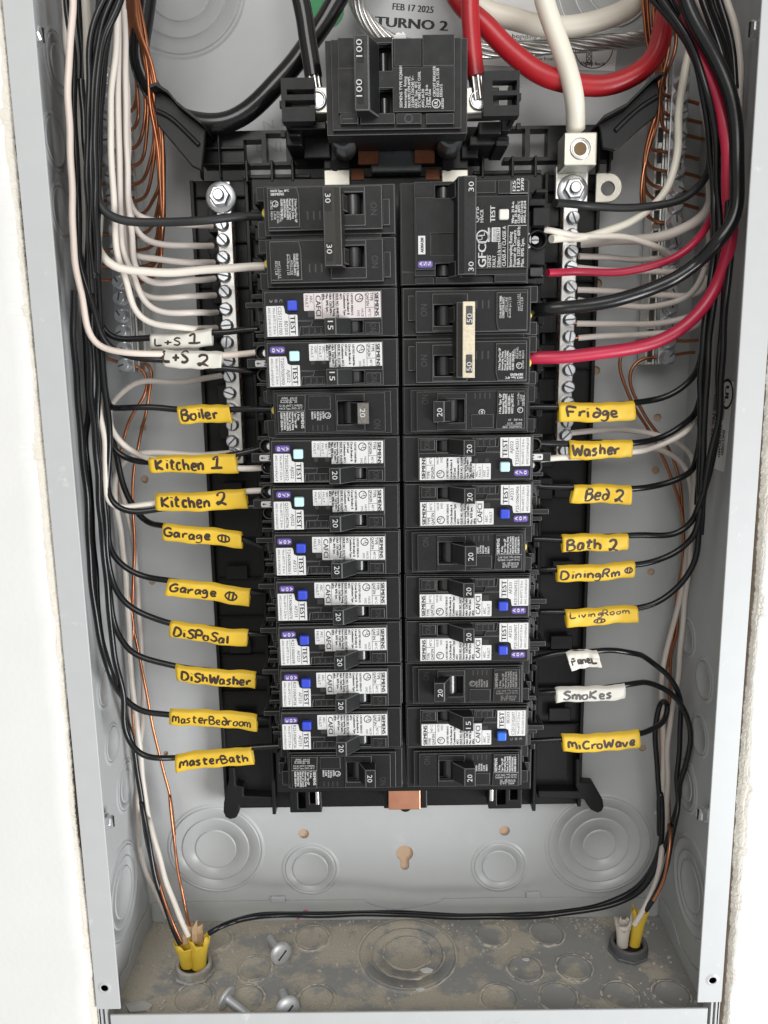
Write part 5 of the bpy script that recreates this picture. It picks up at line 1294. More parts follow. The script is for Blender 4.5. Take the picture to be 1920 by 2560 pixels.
# ---- left side: wires that end at a breaker, each through its sleeve
wire('white wire of the L+S 2 sleeve, outermost in the left bundle', WP, D12, 'a 455,-60,2.9 458,0 455,200 432,400 428,700 445,1000 460,1300 462,1609 d 232,300 262,600 310,850 350,1000,2.8 400,1070 500,1095 700,1115 855,1128,2.5 1060,1132 1265,1130,2.5 1400,1117 1492,1110,2.5', ext0=3)
wire('black wire of the L+S 2 sleeve, next to the outermost white wire', WB, D14, 'a 415,-60,2.7 420,60 440,180 468,300 464,500 462,700 470,900 480,1100 495,1350 500,1609 d 275,300 300,550 350,720 390,850 430,1000 470,1080 560,1130,2.65 700,1155 855,1162,2.5 1060,1190 1258,1222,2.5 1400,1235 1525,1243,2.31', ext0=3)
wire('white wire of the Kitchen 2 sleeve', WW, D12, 'a 412,90,2.2 425,330 470,480 495,600 500,800 520,1000 540,1300 550,1609 d 320,300 345,600 370,900 385,1100 410,1350 430,1604,2.4 m 430,200 440,400 435,560 430,640 450,705 520,725,2.4 650,705,2.33 778,690,2.3 1050,652,2.3 1378,614,2.3 1502,605,2.3', ext0=3)
wire('black wire of the Kitchen 2 sleeve', WB, D12, 'a 590,600,2.4 590,1000 600,1609 d 400,300 410,800 430,1100 450,1350 470,1604 m 465,250 460,450 445,600 470,680 560,735 660,745 780,728,2.31 1050,715 1395,712 1480,712,2.3')
wire('black wire of the L+S 1 sleeve', WB, D14, 'a 640,300,2.3 620,700 610,1200 d 395,300 400,700 415,930 450,995 520,1015 620,1020 765,1017,2.31 980,990 1190,968 1505,948,2.3')
wire('black wire of the Boiler sleeve', WB, D12, 'd 385,600,2.1 405,900 425,1150 450,1400 470,1490 m 475,80 505,54 600,48,2.3 800,58 920,66,2.31 1100,64 1270,58 1550,62,2.4')
wire('black wire of the Kitchen 1 sleeve', WB, D12, 'm 430,-40,2.1 450,150 480,325 530,372 620,405 730,415,2.31 1000,410 1315,365 1400,345 1485,322,2.3')
wire('white wire of the Kitchen 1 sleeve', WW, D12, 'm 440,60,2.0 475,205 520,270 600,330 670,368 730,392,2.33 1000,430 1330,458 1505,452,2.3')
wire('black wire of the upper Garage sleeve', WB, D12, 'd 420,900,1.9 440,1200 460,1500 m 470,60 485,280 505,360 530,480 560,580 600,670 660,770 730,820 825,840,2.3 1080,880 1345,925,2.31 1485,978,2.2')
wire('black wire of the lower Garage sleeve', WB, D12, 'm 425,300,2.2 445,650 458,880 470,990 500,1060 560,1120 650,1168 750,1195 855,1210,2.31 1100,1250 1400,1285 1500,1293,2.2')
wire('black wire of the Disposal sleeve', WB, D12, 'm 405,400,2.4 430,700 450,950 462,1100 480,1210 520,1295 600,1380 700,1440 800,1480 870,1500,2.31 1130,1530 1395,1558 1515,1570,2.2')
wire('black wire of the DishWasher sleeve', WB, D12, 'd 380,300,2.4 385,800 400,1300 m 385,0 400,300 408,500 398,700 420,900 440,1100 465,1300 498,1530 o 512,30 540,95 600,170 700,230 800,265 910,288,2.31 1180,320 1445,350 1530,352,2.2')
wire('black wire of the MasterBedroom sleeve', WB, D12, 'd 235,680,3.0 225,900 230,1100 270,1450 m 280,300 305,600 330,1000 370,1400 o 392,60 420,200 470,350 540,475,2.5 600,540 700,590 870,608,2.31 1160,630 1455,630 1530,630,2.2')
wire('black wire of the MasterBath sleeve', WB, D12, 'a 510,500,2.6 535,900 560,1300 d 335,300 335,700 340,1100 350,1450 m 360,150 385,400 400,700 425,1000 450,1300 478,1560 o 492,60 502,220 545,385 565,520 560,700 590,800 660,868 760,893 910,893,2.31 1170,865 1420,828 1600,815,2.2 1660,810')
wire('thick black wire to the upper pole of the top left breaker', WBM, D10, 'a 640,-60,2.5 600,200 585,600 590,1000 603,1200,2.9 622,1310,3.0 660,1350,3.0 720,1375,2.95 850,1395,2.8 1000,1395 1300,1378 1560,1364,2.5 1662,1358,2.45', ext0=3)
wire('thick white wire to the lower pole of the top left breaker', WW, D10, 'a 545,-60,2.2 548,200 560,600 590,1000 620,1350 d 400,330 425,430,2.85 460,492,2.9 540,540,2.85 700,552,2.7 1100,540,2.5 1440,522 1572,513,2.45', ext0=3)
# ---- more of the left bundle
wire('black wire swinging out of the top left corner, rear of the bundle', WB, D12, 'a 500,-60,1.6 500,150 520,400 512,520 525,700 535,1000 545,1300 550,1609,1.8 d 310,500 300,760 310,960 320,1200 350,1500 m 300,250 325,500 350,900 385,1300 412,1600 o 440,200 490,380 545,480 590,660,1.2 635,850 655,1000 690,1250 745,1600 q 318,60,1.2 345,250 385,470,1.6 430,600 480,740,1.9 520,830,2.0', ext0=3)
wire('black wire arching from the top of the left bundle beside the white group', WB, D12, 'a 745,-60,3.0 660,110 605,300 590,500 580,800 572,1200 580,1609 d 375,200 380,600', ext0=3)
wire('black wire arching highest from the top of the left bundle', WB, D12, 'a 775,-50,3.1 705,120 645,250 622,450 602,700 605,1000 600,1300 615,1609 d 408,300 402,560', ext0=3)
wire('black wire leaving the left bundle top, leftmost of the arching ones', WB, D12, 'a 690,-60,3.0 605,100 565,300 558,700 553,1200 565,1609 d 350,300 365,700', ext0=3)
wire('black wire between the arching ones at the left bundle top', WB, D12, 'a 735,-60,2.7 690,180 660,350 638,600 622,800 615,1200 612,1500', ext0=3)
# ---- left neutral wires, from the top screw down
NW = 'white wire to the left neutral bar, '
wire(NW+'topmost of the row', WG, D14, 'a 770,-60,1.7 785,150 793,500 800,900 800,1200 830,1330 890,1372 1000,1400 1200,1415 1330,1420,1.25', ext0=3, tip=.12)
wire(NW+'second of the row', WG, D14, 'a 760,-60,1.9 755,300 765,700 790,1100 815,1350 850,1440 d 690,320 800,362 1000,372 1190,372,1.25', ext0=3, tip=.12)
wire(NW+'third of the row', WG, D14, 'a 768,40,2.0 772,500 778,900 790,1300 810,1609 d 640,330 665,410 720,452 830,470 1000,478 1200,488,1.25', tip=.12)
wire(NW+'fourth of the row', WG, D14, 'a 775,60,2.2 788,300 792,700 798,1000 808,1300 d 610,0 640,400 670,575 720,622 800,638 950,625 1205,598,1.25', tip=.12)
wire(NW+'fifth of the row', WG, D14, 'a 755,20,2.1 755,500 765,900 780,1300 800,1609 d 600,300 620,600 660,680 730,725 850,733 1000,725 1208,714,1.25', tip=.12)
wire(NW+'sixth of the row', WG, D14, 'a 742,-60,2.4 738,400 742,800 755,1000 770,1609 d 600,300 640,550 690,720 790,812 900,838 1050,840 1220,832,1.25', ext0=3, tip=.12)
wire(NW+'seventh of the row', WW, D14, 'a 748,-40,2.6 722,300 692,600 690,800 702,1000 718,1200 738,1609 d 530,0 555,300 590,600 630,780 700,878 800,925 1000,942 1215,938,1.25', ext0=3, tip=.12)
wire('white wire looping up to the left neutral bar below the L+S 2 sleeve', WG, D14, 'q 450,690,.5 395,560,.4 338,450 303,300 300,50 o 660,900,.35 690,650 690,450 680,250 668,30 m 668,1500,.5 655,1250 630,1000 590,800 545,620 500,350 480,150 d 480,1500,.9 505,1440 580,1370 660,1312 760,1300 950,1315 1100,1300 1250,1270,1.25')
wire('white wire dropping from behind the Kitchen 1 sleeve to the bottom of the box', WW, D12, 'm 1285,352,1.25 1000,366 850,350 700,352 620,375 545,428,1.0 497,500 485,570 505,680 530,800,.8 560,1000 577,1250 588,1450 602,1600 o 600,200,.8 620,400 640,600 660,790 690,1050 722,1250 765,1450 805,1605 q 350,160,1.0 395,370,1.3 460,550,1.6 520,690,1.9 562,790,2.0')
# ---- bare copper on the left
YS = [705, 825, 933, 1042, 1155, 1262, 1352, 1472, 1572, 1675, 1762]
rnd = random.Random(4)
for k, y in enumerate(YS):
    x0 = 782+6.5*k; xb = 862+.135*(y-700)+rnd.uniform(-4, 6)
    xl_ = 830+k*9 if k < 6 else 870+k*8
    mids = ''
    if y > 900:
        mids += '%d,%d ' % (900+k*10, 620+rnd.randint(-25, 25))
    if y > 1150: mids += '%d,%d ' % (935+k*9, 900+rnd.randint(-20, 20))
    if y > 1350: mids += '%d,%d ' % (985+k*4, 1180)
    if y > 1600: mids += '1022,1400 '
    txt = 'a %d,-60,%.2f %d,150 %d,%d %s%d,%d,1.1 %d,%d,.95 805,%d,.72 720,%d 622,%d,.68' % (x0, 1.0+.06*k, x0+12, xl_ if y > 800 else 845, 380, mids, xb, y-75, xb-18, y-12, y+5, y+2, y-2)
    wire('bare copper strand bending to the left ground bar, %s' % ('topmost bend', 'second bend down', 'third bend down', 'fourth bend down', 'fifth bend down', 'sixth bend down', 'just above the thick black wire', 'just below the thick black wire', 'third bend from the bottom', 'second bend from the bottom', 'lowest bend')[k], COPPER, .076, txt, 1.0, ext0=2.5)
for k, (lab, dx) in enumerate((('crossing the front of the left copper bundle', -40), ('behind the front ones in the left copper bundle', -22), ('in the middle of the left copper bundle', -58), ('deep in the left copper bundle near the lowest bends', -12))):
    wire('bare copper strand '+lab, COPPER, .072, 'a %d,-60,%.2f %d,150 %d,300 %d,450 %d,650 %d,830 %d,1000 %d,1250 %d,1450 d %d,150 %d,300 %d,470,.9 %d,560,.72' % (850-k*17, 1.5-.1*k, 880-k*16, 905-k*12, 930-k*14, 965+dx//2, 1000+dx//2, 1022+dx//2, 1026+dx//3, 1028+dx//3, 850+dx//3, 848+dx//3, 825+dx//2, 740+dx), 1.2, ext0=2.5)
wire('bare copper strand along the right edge of the left copper bundle', COPPER, .076, 'a 860,-60,1.4 900,150 930,300 955,450 980,650 1015,830 1030,1000 1028,1250 1030,1450 d 855,150 850,300 835,500 815,560,.9 700,628,.7', 1.2, ext0=2.5)
wire('bare copper wire from the lowest left ground screw, the inner of two', COPPER, .076, 'd 445,1145,.68 540,1180 660,1190 720,1230,.75 745,1300 740,1380 700,1460 640,1540 605,1600 m 590,140,.7 570,220 550,330 520,450 510,600 530,800 560,1050 590,1250 610,1400 625,1600 o 600,120 612,400,.6 625,700 650,1000 690,1300 q 345,100,.7 385,400,1.2 425,560,1.7 480,720,2.0 525,815,2.0', .7)
wire('bare copper wire bowing out alone to the lower left conduit', COPPER, .076, 'd 700,1170,.68 765,1180 782,1225,.8 760,1350 740,1500 715,1604 m 680,170,.6 655,320 630,450 620,600 626,800 630,1000 622,1300 622,1500 o 640,100 680,300 702,400 730,550 780,800 830,1000 870,1150 890,1280 905,1450 q 460,30,.8 478,110 490,200 500,380,1.2 520,520,1.6 545,640 568,735,2.0', .7)
# ---- service cables
def cable(lab, m, dia, txt, h, ext0=0, ext1=0, name='service_cable'):
    pts = wire_pts(txt, h, dia/2, ext0=ext0)
    if ext1:
        d = (pts[-1]-pts[-4]).normalized(); pts += [pts[-1]+d*ext1*k/6 for k in range(1, 7)]
    mb = MB(); mb.tube(pts, dia/2, 20)
    o = tag(part(mb, name, m, None), lab, 'cable', 'heavy service cables'); return o, pts
def bare_end(o, pts, ln):
    d = (pts[-1]-pts[-4]).normalized(); u = d.orthogonal().normalized(); w_ = d.cross(u); mb = MB()
    for k in range(7):
        q0 = Vector((0, 0, 0)) if k == 6 else (u*math.cos(k*math.pi/3)+w_*math.sin(k*math.pi/3))*.10
        mb.tube([pts[-1]-d*.05+q0, pts[-1]+d*ln+q0], .052, 8)
    part(mb, 'bare_strands', STRAND, o)
o, p_ = cable('thick black service cable hanging in a big loop', FATB, .43, 'a 925,-70,1.2 892,150 868,300 888,430 950,560 1050,680 1200,765 1350,785 1500,745 b 200,485 330,330 430,185 530,20 570,-50', 1.2, 2, 4)
o, p_ = cable('thick black service cable running straight down into the main breaker lug', FATB, .36, 'b 312,-60,2.3 345,140 378,340 400,470,2.3', 2.3, 3); bare_end(o, p_, .5)
o, p_ = cable('thick red service cable hanging in a loop', RRED, .42, 'b 1255,-60,1.8 1330,50 1440,150 c 50,340 150,420 300,490 480,532 650,538 780,500 900,420 965,320 1010,150 1040,-60', 1.7, 2, 3)
o, p_ = cable('thick red service cable running straight down into the main breaker lug', RRED, .36, 'b 1352,-60,2.4 1352,100 1362,250 1390,470,2.4', 2.4, 3); bare_end(o, p_, .45)
o, p_ = cable('thick white service cable curving behind the straight one', CREAM, .43, 'b 1340,-50,1.0 1400,35 1500,85 1659,135 c 120,142 300,172 480,162 650,120 780,60 900,-60', 1.0, 2, 3)
o, p_ = cable('thick white service cable running down into the neutral lug', CREAM, .40, 'c 235,-60,2.0 300,150 370,330 412,450 440,600 450,810,1.62', 1.9, 3); bare_end(o, p_, .35)
pts = wire_pts('b 640,-60,.6 685,80 745,165 800,205 900,260 1100,310 1400,312 1659,300 c 150,312 300,292 500,278 700,252 905,232 1000,205 1080,160', .6, .16, ext0=2)
mb = MB(); up_ = Vector((0, -1, 0)); ln = 0
fr_ = []
for k, c in enumerate(pts):
    t_ = (pts[min(k+1, len(pts)-1)]-pts[max(k-1, 0)]).normalized(); u = (up_-t_*up_.dot(t_)).normalized(); fr_.append((c, u, t_.cross(u)))
    if k: ln += (pts[k]-pts[k-1]).length
L_ = [0]
for k in range(1, len(pts)): L_.append(L_[-1]+(pts[k]-pts[k-1]).length)
for j in range(9):
    mb.tube([c+(u*math.cos(j*2*math.pi/9+L_[k]*2.1)+v*math.sin(j*2*math.pi/9+L_[k]*2.1))*.125 for k, (c, u, v) in enumerate(fr_)], .050, 8)
mb.tube([c for c, u, v in fr_], .09, 8)
tag(part(mb, 'bare_cable', STRAND, None), 'bare stranded aluminium cable passing behind the main breaker', 'cable', 'heavy service cables')
# ---- right side bundle
wire('thick red wire to the lower pole of the 50 amp breaker', WR, .275, 'c 1070,-60,2.6 1125,120,2.9 1180,250,3.0 1260,420 1330,590 1385,770 1410,950,3.15 1415,1150,3.0 1412,1280,2.8 g 1408,200 1390,400 1345,560,2.6 1270,710 1180,830 1060,930 900,1010,2.5 700,1060 500,1085 300,1100 150,1106 66,1108,2.45', ext0=3, n=14)
wire('thick black wire to the upper pole of the 50 amp breaker', WB, .275, 'c 1120,-60,3.3 1200,150 1290,300 1370,450 1430,600 1460,800 1462,980 g 1440,150 1380,270 1300,370 1200,470,3.0 1050,570 900,640,2.9 700,705 500,745 300,775 180,785 82,790,2.5', ext0=3, n=14)
wire('thin red wire to the ground-fault breaker', WR, .165, 'c 1180,300,1.6 1270,500 1340,750 1370,1000 1350,1250 1300,1390,1.9 g 1285,200 1200,318,2.1 1100,400 950,470 800,515 600,535 400,540 186,540,2.4')
wire('black wire to the upper terminal of the ground-fault breaker', WBM, .165, 'c 1180,200,1.7 1260,500 1300,800 1300,1000 1290,1080 1230,1180,2.0 1130,1255 1000,1292 850,1305 700,1298 500,1288 322,1275,2.5')
wire('white wire to the ground-fault breaker terminal', CREAM, .165, 'c 1190,150,1.9 1172,330 1140,430 1115,530 1092,700 1097,900 1085,1050 1040,1170 980,1258 900,1335 700,1430 500,1490 298,1502,2.45', group='white circuit wires', name='white_wire')
wire('fat greyish white wire to the right neutral bar', WG, .22, 'c 1260,600,1.5 1300,900 1310,1150 g 1285,60 1255,145,1.5 1150,220 1000,282 850,312 600,328 410,340,1.3', n=12)
wire('curly white tail from the ground-fault breaker', WW, D14, 'g 160,250,2.4 215,258 300,276 380,306,1.9 480,298 600,290 750,305 900,355 985,415,1.2')
RN = 'white wire to the right neutral bar, '
wire(RN+'hidden in part by the thin red wire', WG, D14, 'g 980,440,1.1 750,452 600,442 395,430,1.25')
wire(RN+'just below the thin red wire', WG, D14, 'g 1260,470,1.6 1140,520,1.3 1000,540 850,537 600,522 385,505,1.25')
wire(RN+'just above the thick black wire', WG, D14, 'g 1260,560,1.6 1240,650 1180,690,1.3 1050,697 900,685 600,662 385,655,1.25')
wire(RN+'crossing behind the thick black wire', WG, D14, 'c 1290,900,1.5 1290,1300 g 1268,120 1258,400 1235,540,1.5 1190,640 1100,718,1.3 1000,755 850,770 650,757 420,730 385,722,1.25')
wire(RN+'upper of the two above the thick red wire', WG, D14, 'g 1220,800,1.6 1110,848,1.3 1000,867 850,880 600,884 380,880,1.25', tip=.1)
wire(RN+'lower of the two above the thick red wire', WG, D14, 'g 1240,840,1.6 1150,922,1.3 1050,945 900,945 600,960 390,976,1.25', tip=.1)
wire(RN+'from its lowest screws, sagging to the bottom conduit', WG, D14, 'n 330,222,1.25 500,205 650,195 800,205,1.0 900,230 1040,272 1110,320 1150,380,.8 1165,470 1165,600 1150,850 1130,1100 1100,1350 1082,1605 p 1060,300,.7 1040,450 1015,600 990,800 985,1000 982,1200 985,1400 r 1545,80,.9 1530,300,1.2 1500,480,1.6 1440,640,2.0 1380,730,2.0')
wire(RN+'emerging from behind the Washer sleeve', WG, D14, 'n 330,318,1.25 600,318 760,325 900,325,1.0 1000,352 1080,410,.8 1130,480 1150,600 1145,800 1125,950 1100,1150 1060,1400 1005,1560,.7 p 980,150 955,300 945,450 960,700,.6 955,1000 945,1300 r 1490,150,.6')
wire('white wire running outermost down the top right corner', WW, D12, 'c 1380,-60,2.4 1430,100 1465,200 1480,400 1480,620 1470,800', ext0=3)
wire('greyish white wire at the back of the top right bundle', WG, D12, 'c 1180,-60,2.0 1240,50 1300,150 1350,350 1380,600', ext0=3)
wire('black wire of the LivingRoom sleeve', WB, D12, 'c 890,-60,3.0 1000,60 1100,185 1190,350 1248,550 1285,800,2.8 1300,1000,2.5 1318,1300 1330,1600 g 1312,250 1290,500 1255,700 1225,1000 1210,1300 1205,1500 n 1205,400 1205,700 1196,900 1175,1060,2.31 1130,1170 1060,1260 980,1320 880,1370 785,1393,2.31 550,1410 300,1420 140,1418,2.2', ext0=3)
wire('black wire of the DiningRm sleeve', WB, D12, 'c 950,-60,3.1 1060,80 1150,235 1230,420 1290,650 1330,900,2.9 1348,1200,2.6 1362,1600 g 1330,400 1310,600 1272,900 1250,1200 1240,1500 n 1228,400 1212,650 1195,800 1170,880 1130,950,2.3 1060,1020 960,1065 860,1090 768,1098,2.31 500,1120 245,1135 140,1135,2.2', ext0=3)
wire('black wire of the Bath 2 sleeve', WB, D12, 'c 1010,-60,2.9 1110,90 1200,250 1290,450 1350,700 1390,1000 1400,1300 g 1380,500,2.7 1370,700 1350,900 1335,1100 1330,1500 n 1310,250 1275,450 1240,600 1200,720 1150,810,2.3 1100,862 1030,900 900,910 720,908,2.31 500,918 278,932 95,930,2.2', ext0=3)
wire('black wire of the Bed 2 sleeve', WB, D12, 'g 1250,900,1.8 1225,1200 1210,1500 n 1200,200 1190,330 1175,425 1130,492,2.2 1050,540 930,580 745,596,2.31 550,590 360,582 120,578,2.2')
wire('black wire of the Fridge sleeve', WB, D12, 'g 1275,800,1.9 1240,1000 1195,1172 1140,1252,2.1 1050,1332 950,1385 850,1405 765,1418,2.31 500,1430 255,1437 55,1440,2.3')
wire('black wire of the Washer sleeve', WB, D12, 'g 1260,1000,1.7 1225,1300 n 1205,0 1185,85 1110,155,2.1 1000,222 900,265 750,291,2.31 530,290 325,289 125,288,2.4')
wire('white wire of the Washer sleeve', WW, D12, 'g 1255,1200,1.6 1235,1450 n 1190,128 1120,202,2.0 1000,282 870,330 750,346,2.3 530,370 325,380 138,397,2.31')
wire('black wire slanting behind the listing sticker, outermost on the right', WB, D12, 'c 1230,-60,2.8 1330,200 1400,500 1440,800 1450,1100 1440,1500 g 1430,300,2.8 1400,560 1380,700 1362,900 1345,1200 1330,1540 n 1318,150 1295,300 1262,450 1235,600 1218,760,2.3 1208,900', ext0=3)
wire('black wire along the middle of the right bundle', WB, D12, 'c 1060,-60,2.2 1150,100 1240,330 1310,600 1340,900 1345,1300 g 1300,80,2.0 1295,400 1270,700 1240,1000 1222,1300 n 1215,200 1195,500 1185,700')
wire('black wire high in the top right corner behind the red one', WB, D12, 'c 1280,-60,2.2 1360,150 1420,400 1450,650 1445,900', ext0=3)
wire('black wire in the top right corner nearest the outer white wire', WB, D12, 'c 1330,-60,2.6 1400,150 1440,350 1455,560', ext0=3)
wire('black wire of the PaneL tag', WB, D14, 'r 1440,655,2.0 1500,560 1560,380,1.6 1590,200 1610,60,1.3 p 990,1440,1.3 1010,1280 1045,1080 1068,850 1075,600 1060,465,1.6 1020,372 950,292 860,237 760,196,2.1 650,180 512,183,2.31 400,186 305,195 200,206 75,240,2.2')
wire('black wire of the SmoKes sleeve, continuing along the floor seam', WB, D14, 'q 668,775,2.0 690,758 720,742 800,710,1.6 900,690 1150,682,1.2 1400,674 1659,678 r 150,684,1.1 400,689 700,690 1000,676 1250,632,1.2 1370,580 1450,505,1.3 1545,330 1590,170 1620,30,1.3 p 985,1360,1.4 1010,1250 1060,1065 1110,930 1140,800 1135,680 1100,560,1.7 1030,470 950,420 870,396 780,395,2.2 700,406,2.31 450,440 240,456 130,460,2.2')
wire('black wire of the MiCroWave sleeve, looping back up before it drops', WB, D14, 'q 675,772,1.9 700,752 730,736 810,706,1.5 900,684 1150,675,1.1 1400,667 1659,670 r 150,676,1.0 400,681 700,681 1000,664 1250,616,1.1 1370,560 1450,478,1.2 1505,350 1527,150 1515,20,1.2 p 935,1450 945,1250 925,1050 908,850 912,650 928,545 952,498,1.4 982,502 994,560,1.7 970,630 920,694,2.1 860,725 800,736,2.31 540,750 275,775 60,782,2.2')
# ---- copper on the right
ends = [(605,660),(725,770),(830,885),(955,1000),(1070,1110),(1180,1215),(1265,1300),(1400,1345)]
for k, (y, ys) in enumerate(ends):
    x0 = 872+24*k
    if k < 3: body = '%d,300,1.2 %d,450 %d,%d,1.0 ' % (905+k*25, 965+k*6, 985+k*2, y-40)
    else:
        body = '%d,150,1.4 %d,320 %d,500,1.3 %d,640 ' % (890+k*17, 915+k*12, 955+k*5, 968+k*2)
        body += '%d,800,1.2 %d,930,1.1 ' % (905+k*7, 865+k*8) if y < 1100 else '%d,800,1.3 %d,1000,1.2 ' % (880+k*9, 840+k*7)
        body += '%d,%d,1.05 %d,%d,1.0 ' % (868+(k-3)*4, y-60, 895+(k-3)*5, y-22)
    txt = 'c %d,-60,1.5 %s 1005,%d,.75 1100,%d,.68 %d,%d,.66' % (x0, body, y+6, y+12, 1225+(k % 3)*18, y+48 if k < 7 else y-35)
    wire('bare copper strand to the right ground bar, %s' % ('topmost', 'second down', 'third down', 'fourth down', 'fifth down', 'sixth down', 'second from the bottom', 'lowest')[k], COPPER, .076, txt, 1.2, ext0=2.5)
wire('bare copper strand arching nearest the heavy red loop', COPPER, .076, 'c 945,-60,1.8 1010,100 1050,200 1030,350 990,480 975,600,1.4 972,760 930,880,1.2 870,1100 858,1280 900,1370,1.0 1010,1402,.7', 1.5, ext0=2.5)
wire('bare copper strand hooking over at the top of the right ground bar', COPPER, .076, 'c 1000,-60,1.6 1050,80 1085,180 1085,280 1040,420 1005,490,1.1 1010,560,.8', 1.4, ext0=2.5)
wire('bare copper wire from the lowest right ground screw, the outer of two', COPPER, .076, 'g 1170,1072,.66 1080,1075 960,1108,.66 880,1105,.7 800,1115 740,1170 728,1240 760,1350 810,1450 870,1552 n 890,160,.7 950,260 1022,380 1060,500 1085,650 1090,850 1085,1100 1052,1300 1035,1500 p 1010,150,.6 985,280 945,400 938,600,.5 945,900 950,1200 960,1500', .7)
wire('bare copper wire from under the thick red wire to the lower right conduit', COPPER, .076, 'g 1195,990,.66 1050,1000 950,985,.66 830,985 720,1025,.75 665,1090 655,1165 690,1270 740,1380 770,1455 n 850,180,.7 930,330 990,470 1050,620 1085,750 1095,900 1090,1050 1062,1250 1050,1400 1050,1580 p 1020,130,.6 1003,300 1006,450 990,650 985,900 1000,1200 995,1500 r 1562,200,1.6 1566,300,2.0 1552,420,2.2 1528,520,2.2 1480,605,2.2', .7)

# ================================================================== CABLES THROUGH THE FLOOR
def conduit(fr, X, Y, r_, lab, m=GREYP):
    c = at_z(*P2(fr, X, Y), ZF+.15)
    t = thing('conduit_bushing', (c.x, c.y, ZF), lab, 'conduit bushing', 'conduit bushings in the floor')
    mb = MB(); prof = [(r_+.07, .02), (r_+.09, .07), (r_+.06, .10)]
    mb.lathe((c.x, c.y, ZF), (0, 0, 1), prof, 8, False); part(mb, 'lock_nut', m, t, .02, 2)
    mb = MB(); prof = [(r_, .10)]
    for k in range(3): prof += [(r_+.035, .125+k*.05), (r_-.008, .15+k*.05)]
    prof += [(r_+.02, .28), (r_-.02, .31), (r_-.07, .30), (r_-.08, .04)]
    mb.lathe((c.x, c.y, ZF), (0, 0, 1), prof, 36); part(mb, 'threaded_ring', m, t)
    mb = MB(); mb.lathe((c.x, c.y, ZF+.05), (0, 0, 1), [(r_-.085, 0), (r_-.085, .12)], 24); part(mb, 'dark_bore', HOLEM, t)
    return c
def sheath(c0, top, wd, m, lab, seed, name='cable_sheath'):
    """flat split jacket of a building cable ending in a ragged, flared mouth"""
    rnd_ = random.Random(seed); c0 = Vector(c0); top = Vector(top); rows = []; n = 22
    for k in range(13):
        f = k/12; c = c0.lerp(top, f); w_ = wd*(.74+.46*f**2.5); d = .11+.05*f
        rows.append([c+Vector((w_*math.cos(a), d*math.sin(a), (rnd_.uniform(-.10, .16)+.10*math.cos(a*2)) if k == 12 else 0)) for a in [j*2*math.pi/n for j in range(n)]])
    mb = MB(); mb.grid(rows, True, 0, True)
    o = part(mb, name, m, None); sd = o.modifiers.new('Solidify', 'SOLIDIFY'); sd.thickness = .035*S
    return tag(o, lab, 'cable sheath', 'cable jackets coming up through the floor')
c = conduit('q', 592, 950, .44, 'dusty grey conduit bushing at the left of the floor holding two yellow cables', dusty_grey('dusty_bushing', (.36, .33, .28), .38, .55, 120, 5.5))
p1_ = at(*P2('q', 540, 838), 3.9+c.y+3.9-3.9 if False else -c.y); p2_ = at(*P2('q', 618, 806), -c.y)
sheath((c.x-.17, c.y, ZF+.10), p1_, .22, SHEATHY, 'yellow cable jacket on the left of the pair in the left bushing', 2)
sheath((c.x+.14, c.y-.06, ZF+.10), p2_, .24, SHEATHY, 'yellow cable jacket on the right of the pair in the left bushing', 5)
mb = MB(); q_ = at(*P2('q', 585, 765), -c.y)
for k in range(4):
    d = Vector((-.2+.12*k, .05*((k % 2)-.5), 0)); mb.prism([q_+d+Vector((-.07, 0, -.35)), q_+d+Vector((.07, .02, -.35)), q_+d+Vector((.08, .03, .16+.08*(k % 3))), q_+d+Vector((-.05, 0, .10))], (0, .03, 0))
tag(part(mb, 'filler_paper', PAPERT, None), 'torn brown filler paper sticking out of a yellow jacket', 'paper')
c = conduit('r', 1350, 842, .45, 'grey conduit bushing at the right of the floor holding a white and a yellow cable')
sheath((c.x-.16, c.y, ZF+.10), at(*P2('r', 1325, 712), -c.y), .20, SHEATHW, 'white cable jacket cut ragged in the right bushing', 8)
sheath((c.x+.16, c.y+.02, ZF+.10), at(*P2('r', 1412, 660), -c.y), .19, SHEATHY, 'yellow cable jacket in the right bushing', 11)
# ---- loose screws on the floor
def loose_screw(headpx, tailpx, fr, lab, lift=.28):
    hc = at_z(*P2(fr, *headpx), ZF+lift); tc_ = at_z(*P2(fr, *tailpx), ZF+.12)
    ax = (tc_-hc).normalized(); Ln = (tc_-hc).length
    t = thing('loose_screw', (hc.x, hc.y, ZF), lab, 'screw', 'loose cover screws on the dusty floor')
    mb = MB(); mb.lathe(hc, ax, [(.04, -.10), (.16, -.09), (.25, -.05), (.285, 0), (.285, .03), (.22, .045), (.10, .05)], 30); hd = part(mb, 'head', BRIGHTZ, t)
    mb = MB(); prof = []; k = .05
    while k < max(.7, Ln): prof += [(.098, k), (.078, k+.02)]; k += .04
    mb.lathe(hc, ax, prof, 14); part(mb, 'threaded_shank', BRIGHTZ, t)
    u = ax.orthogonal().normalized(); v = ax.cross(u); mb = MB(); o_ = hc-ax*.103
    mb.prism([o_+u*.15+v*.022, o_-u*.15+v*.022, o_-u*.15-v*.022, o_+u*.15-v*.022], ax*.03)
    part(mb, 'slot', SLOTM, hd)
loose_screw((1043, 880), (985, 800), 'q', 'loose screw lying head forward in the middle of the left floor', .26)
loose_screw((760, 1110), (868, 1195), 'q', 'loose screw leaning on its head, threads toward the front edge', .28)
loose_screw((1078, 1165), (1050, 1075), 'q', 'loose screw right behind the front lip, head toward the viewer', .28)
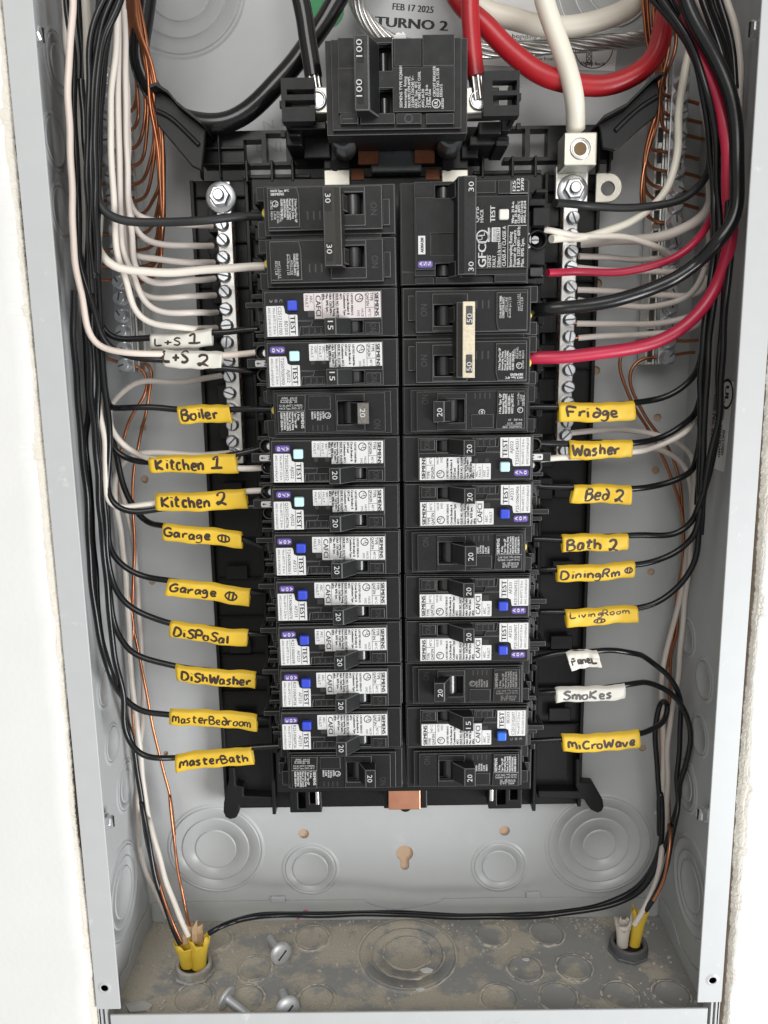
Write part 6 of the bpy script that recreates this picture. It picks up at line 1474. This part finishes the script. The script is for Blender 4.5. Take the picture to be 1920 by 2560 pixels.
# ---- bits on the floor
rnd = random.Random(21); mb = MB()
for k in range(900):
    x = rnd.uniform(-6.8, 6.8); y = rnd.choice([rnd.uniform(-3.7, -.1), rnd.uniform(-.6, -.08), rnd.uniform(-3.7, -2.9)]); r_ = rnd.choice([.012, .018, .025, .035, .02])*rnd.uniform(.7, 1.5)
    if rnd.random() < .35: x = rnd.choice([-1, 1])*rnd.uniform(4.6, 6.9)
    n = rnd.randint(4, 6); a0 = rnd.random()*6
    pp = [(x+r_*rnd.uniform(.6, 1.3)*math.cos(a0+j*2*math.pi/n), y+r_*rnd.uniform(.6, 1.3)*math.sin(a0+j*2*math.pi/n), ZF+.001) for j in range(n)]
    mb.prism(pp, (rnd.uniform(-.01, .01), 0, r_*rnd.uniform(.4, 1.0)))
tag(part(mb, 'plaster_debris', DUST, None), 'crumbs of plaster scattered over the dusty floor', 'debris', kind='stuff')
for fr, X, Y, sz, m, lab in [('q', 300, 1155, .34, mat('grey_paint_flake', (.5, .5, .48), .7), 'curled grey flake lying at the front left of the floor'), ('r', 300, 970, .17, DRYW, 'long white plaster chip on the big floor knockout'), ('r', 270, 1070, .10, DRYW, 'small white plaster chip near the front of the big floor knockout'),
                             ('r', 820, 915, .09, DRYW, 'white chip on a small round floor knockout')]:
    c = at_z(*P2(fr, X, Y), ZF+.02); n = 9; rr = random.Random(int(X))
    mb = MB(); mb.prism([(c.x+sz*(1+rr.uniform(-.3, .3))*math.cos(k*2*math.pi/n), c.y+sz*.55*(1+rr.uniform(-.4, .3))*math.sin(k*2*math.pi/n), ZF+.03+.05*sz*math.cos(k)) for k in range(n)], (0, 0, .03))
    tag(part(mb, 'plaster_chip', m, None), lab, 'chip')
c = at(*P2('q', 1160, 672), .9); mb = MB(); mb.tube(spline([c+Vector((-.16, 0, -.16)), c+Vector((-.05, -.05, .05)), c+Vector((.08, 0, .07)), c+Vector((.10, -.05, -.05)), c+Vector((.02, -.1, -.02))], .03), .035, 8)
tag(part(mb, 'pink_scrap', PINKI, None), 'small pink scrap of insulation on the black wire along the seam', 'scrap')
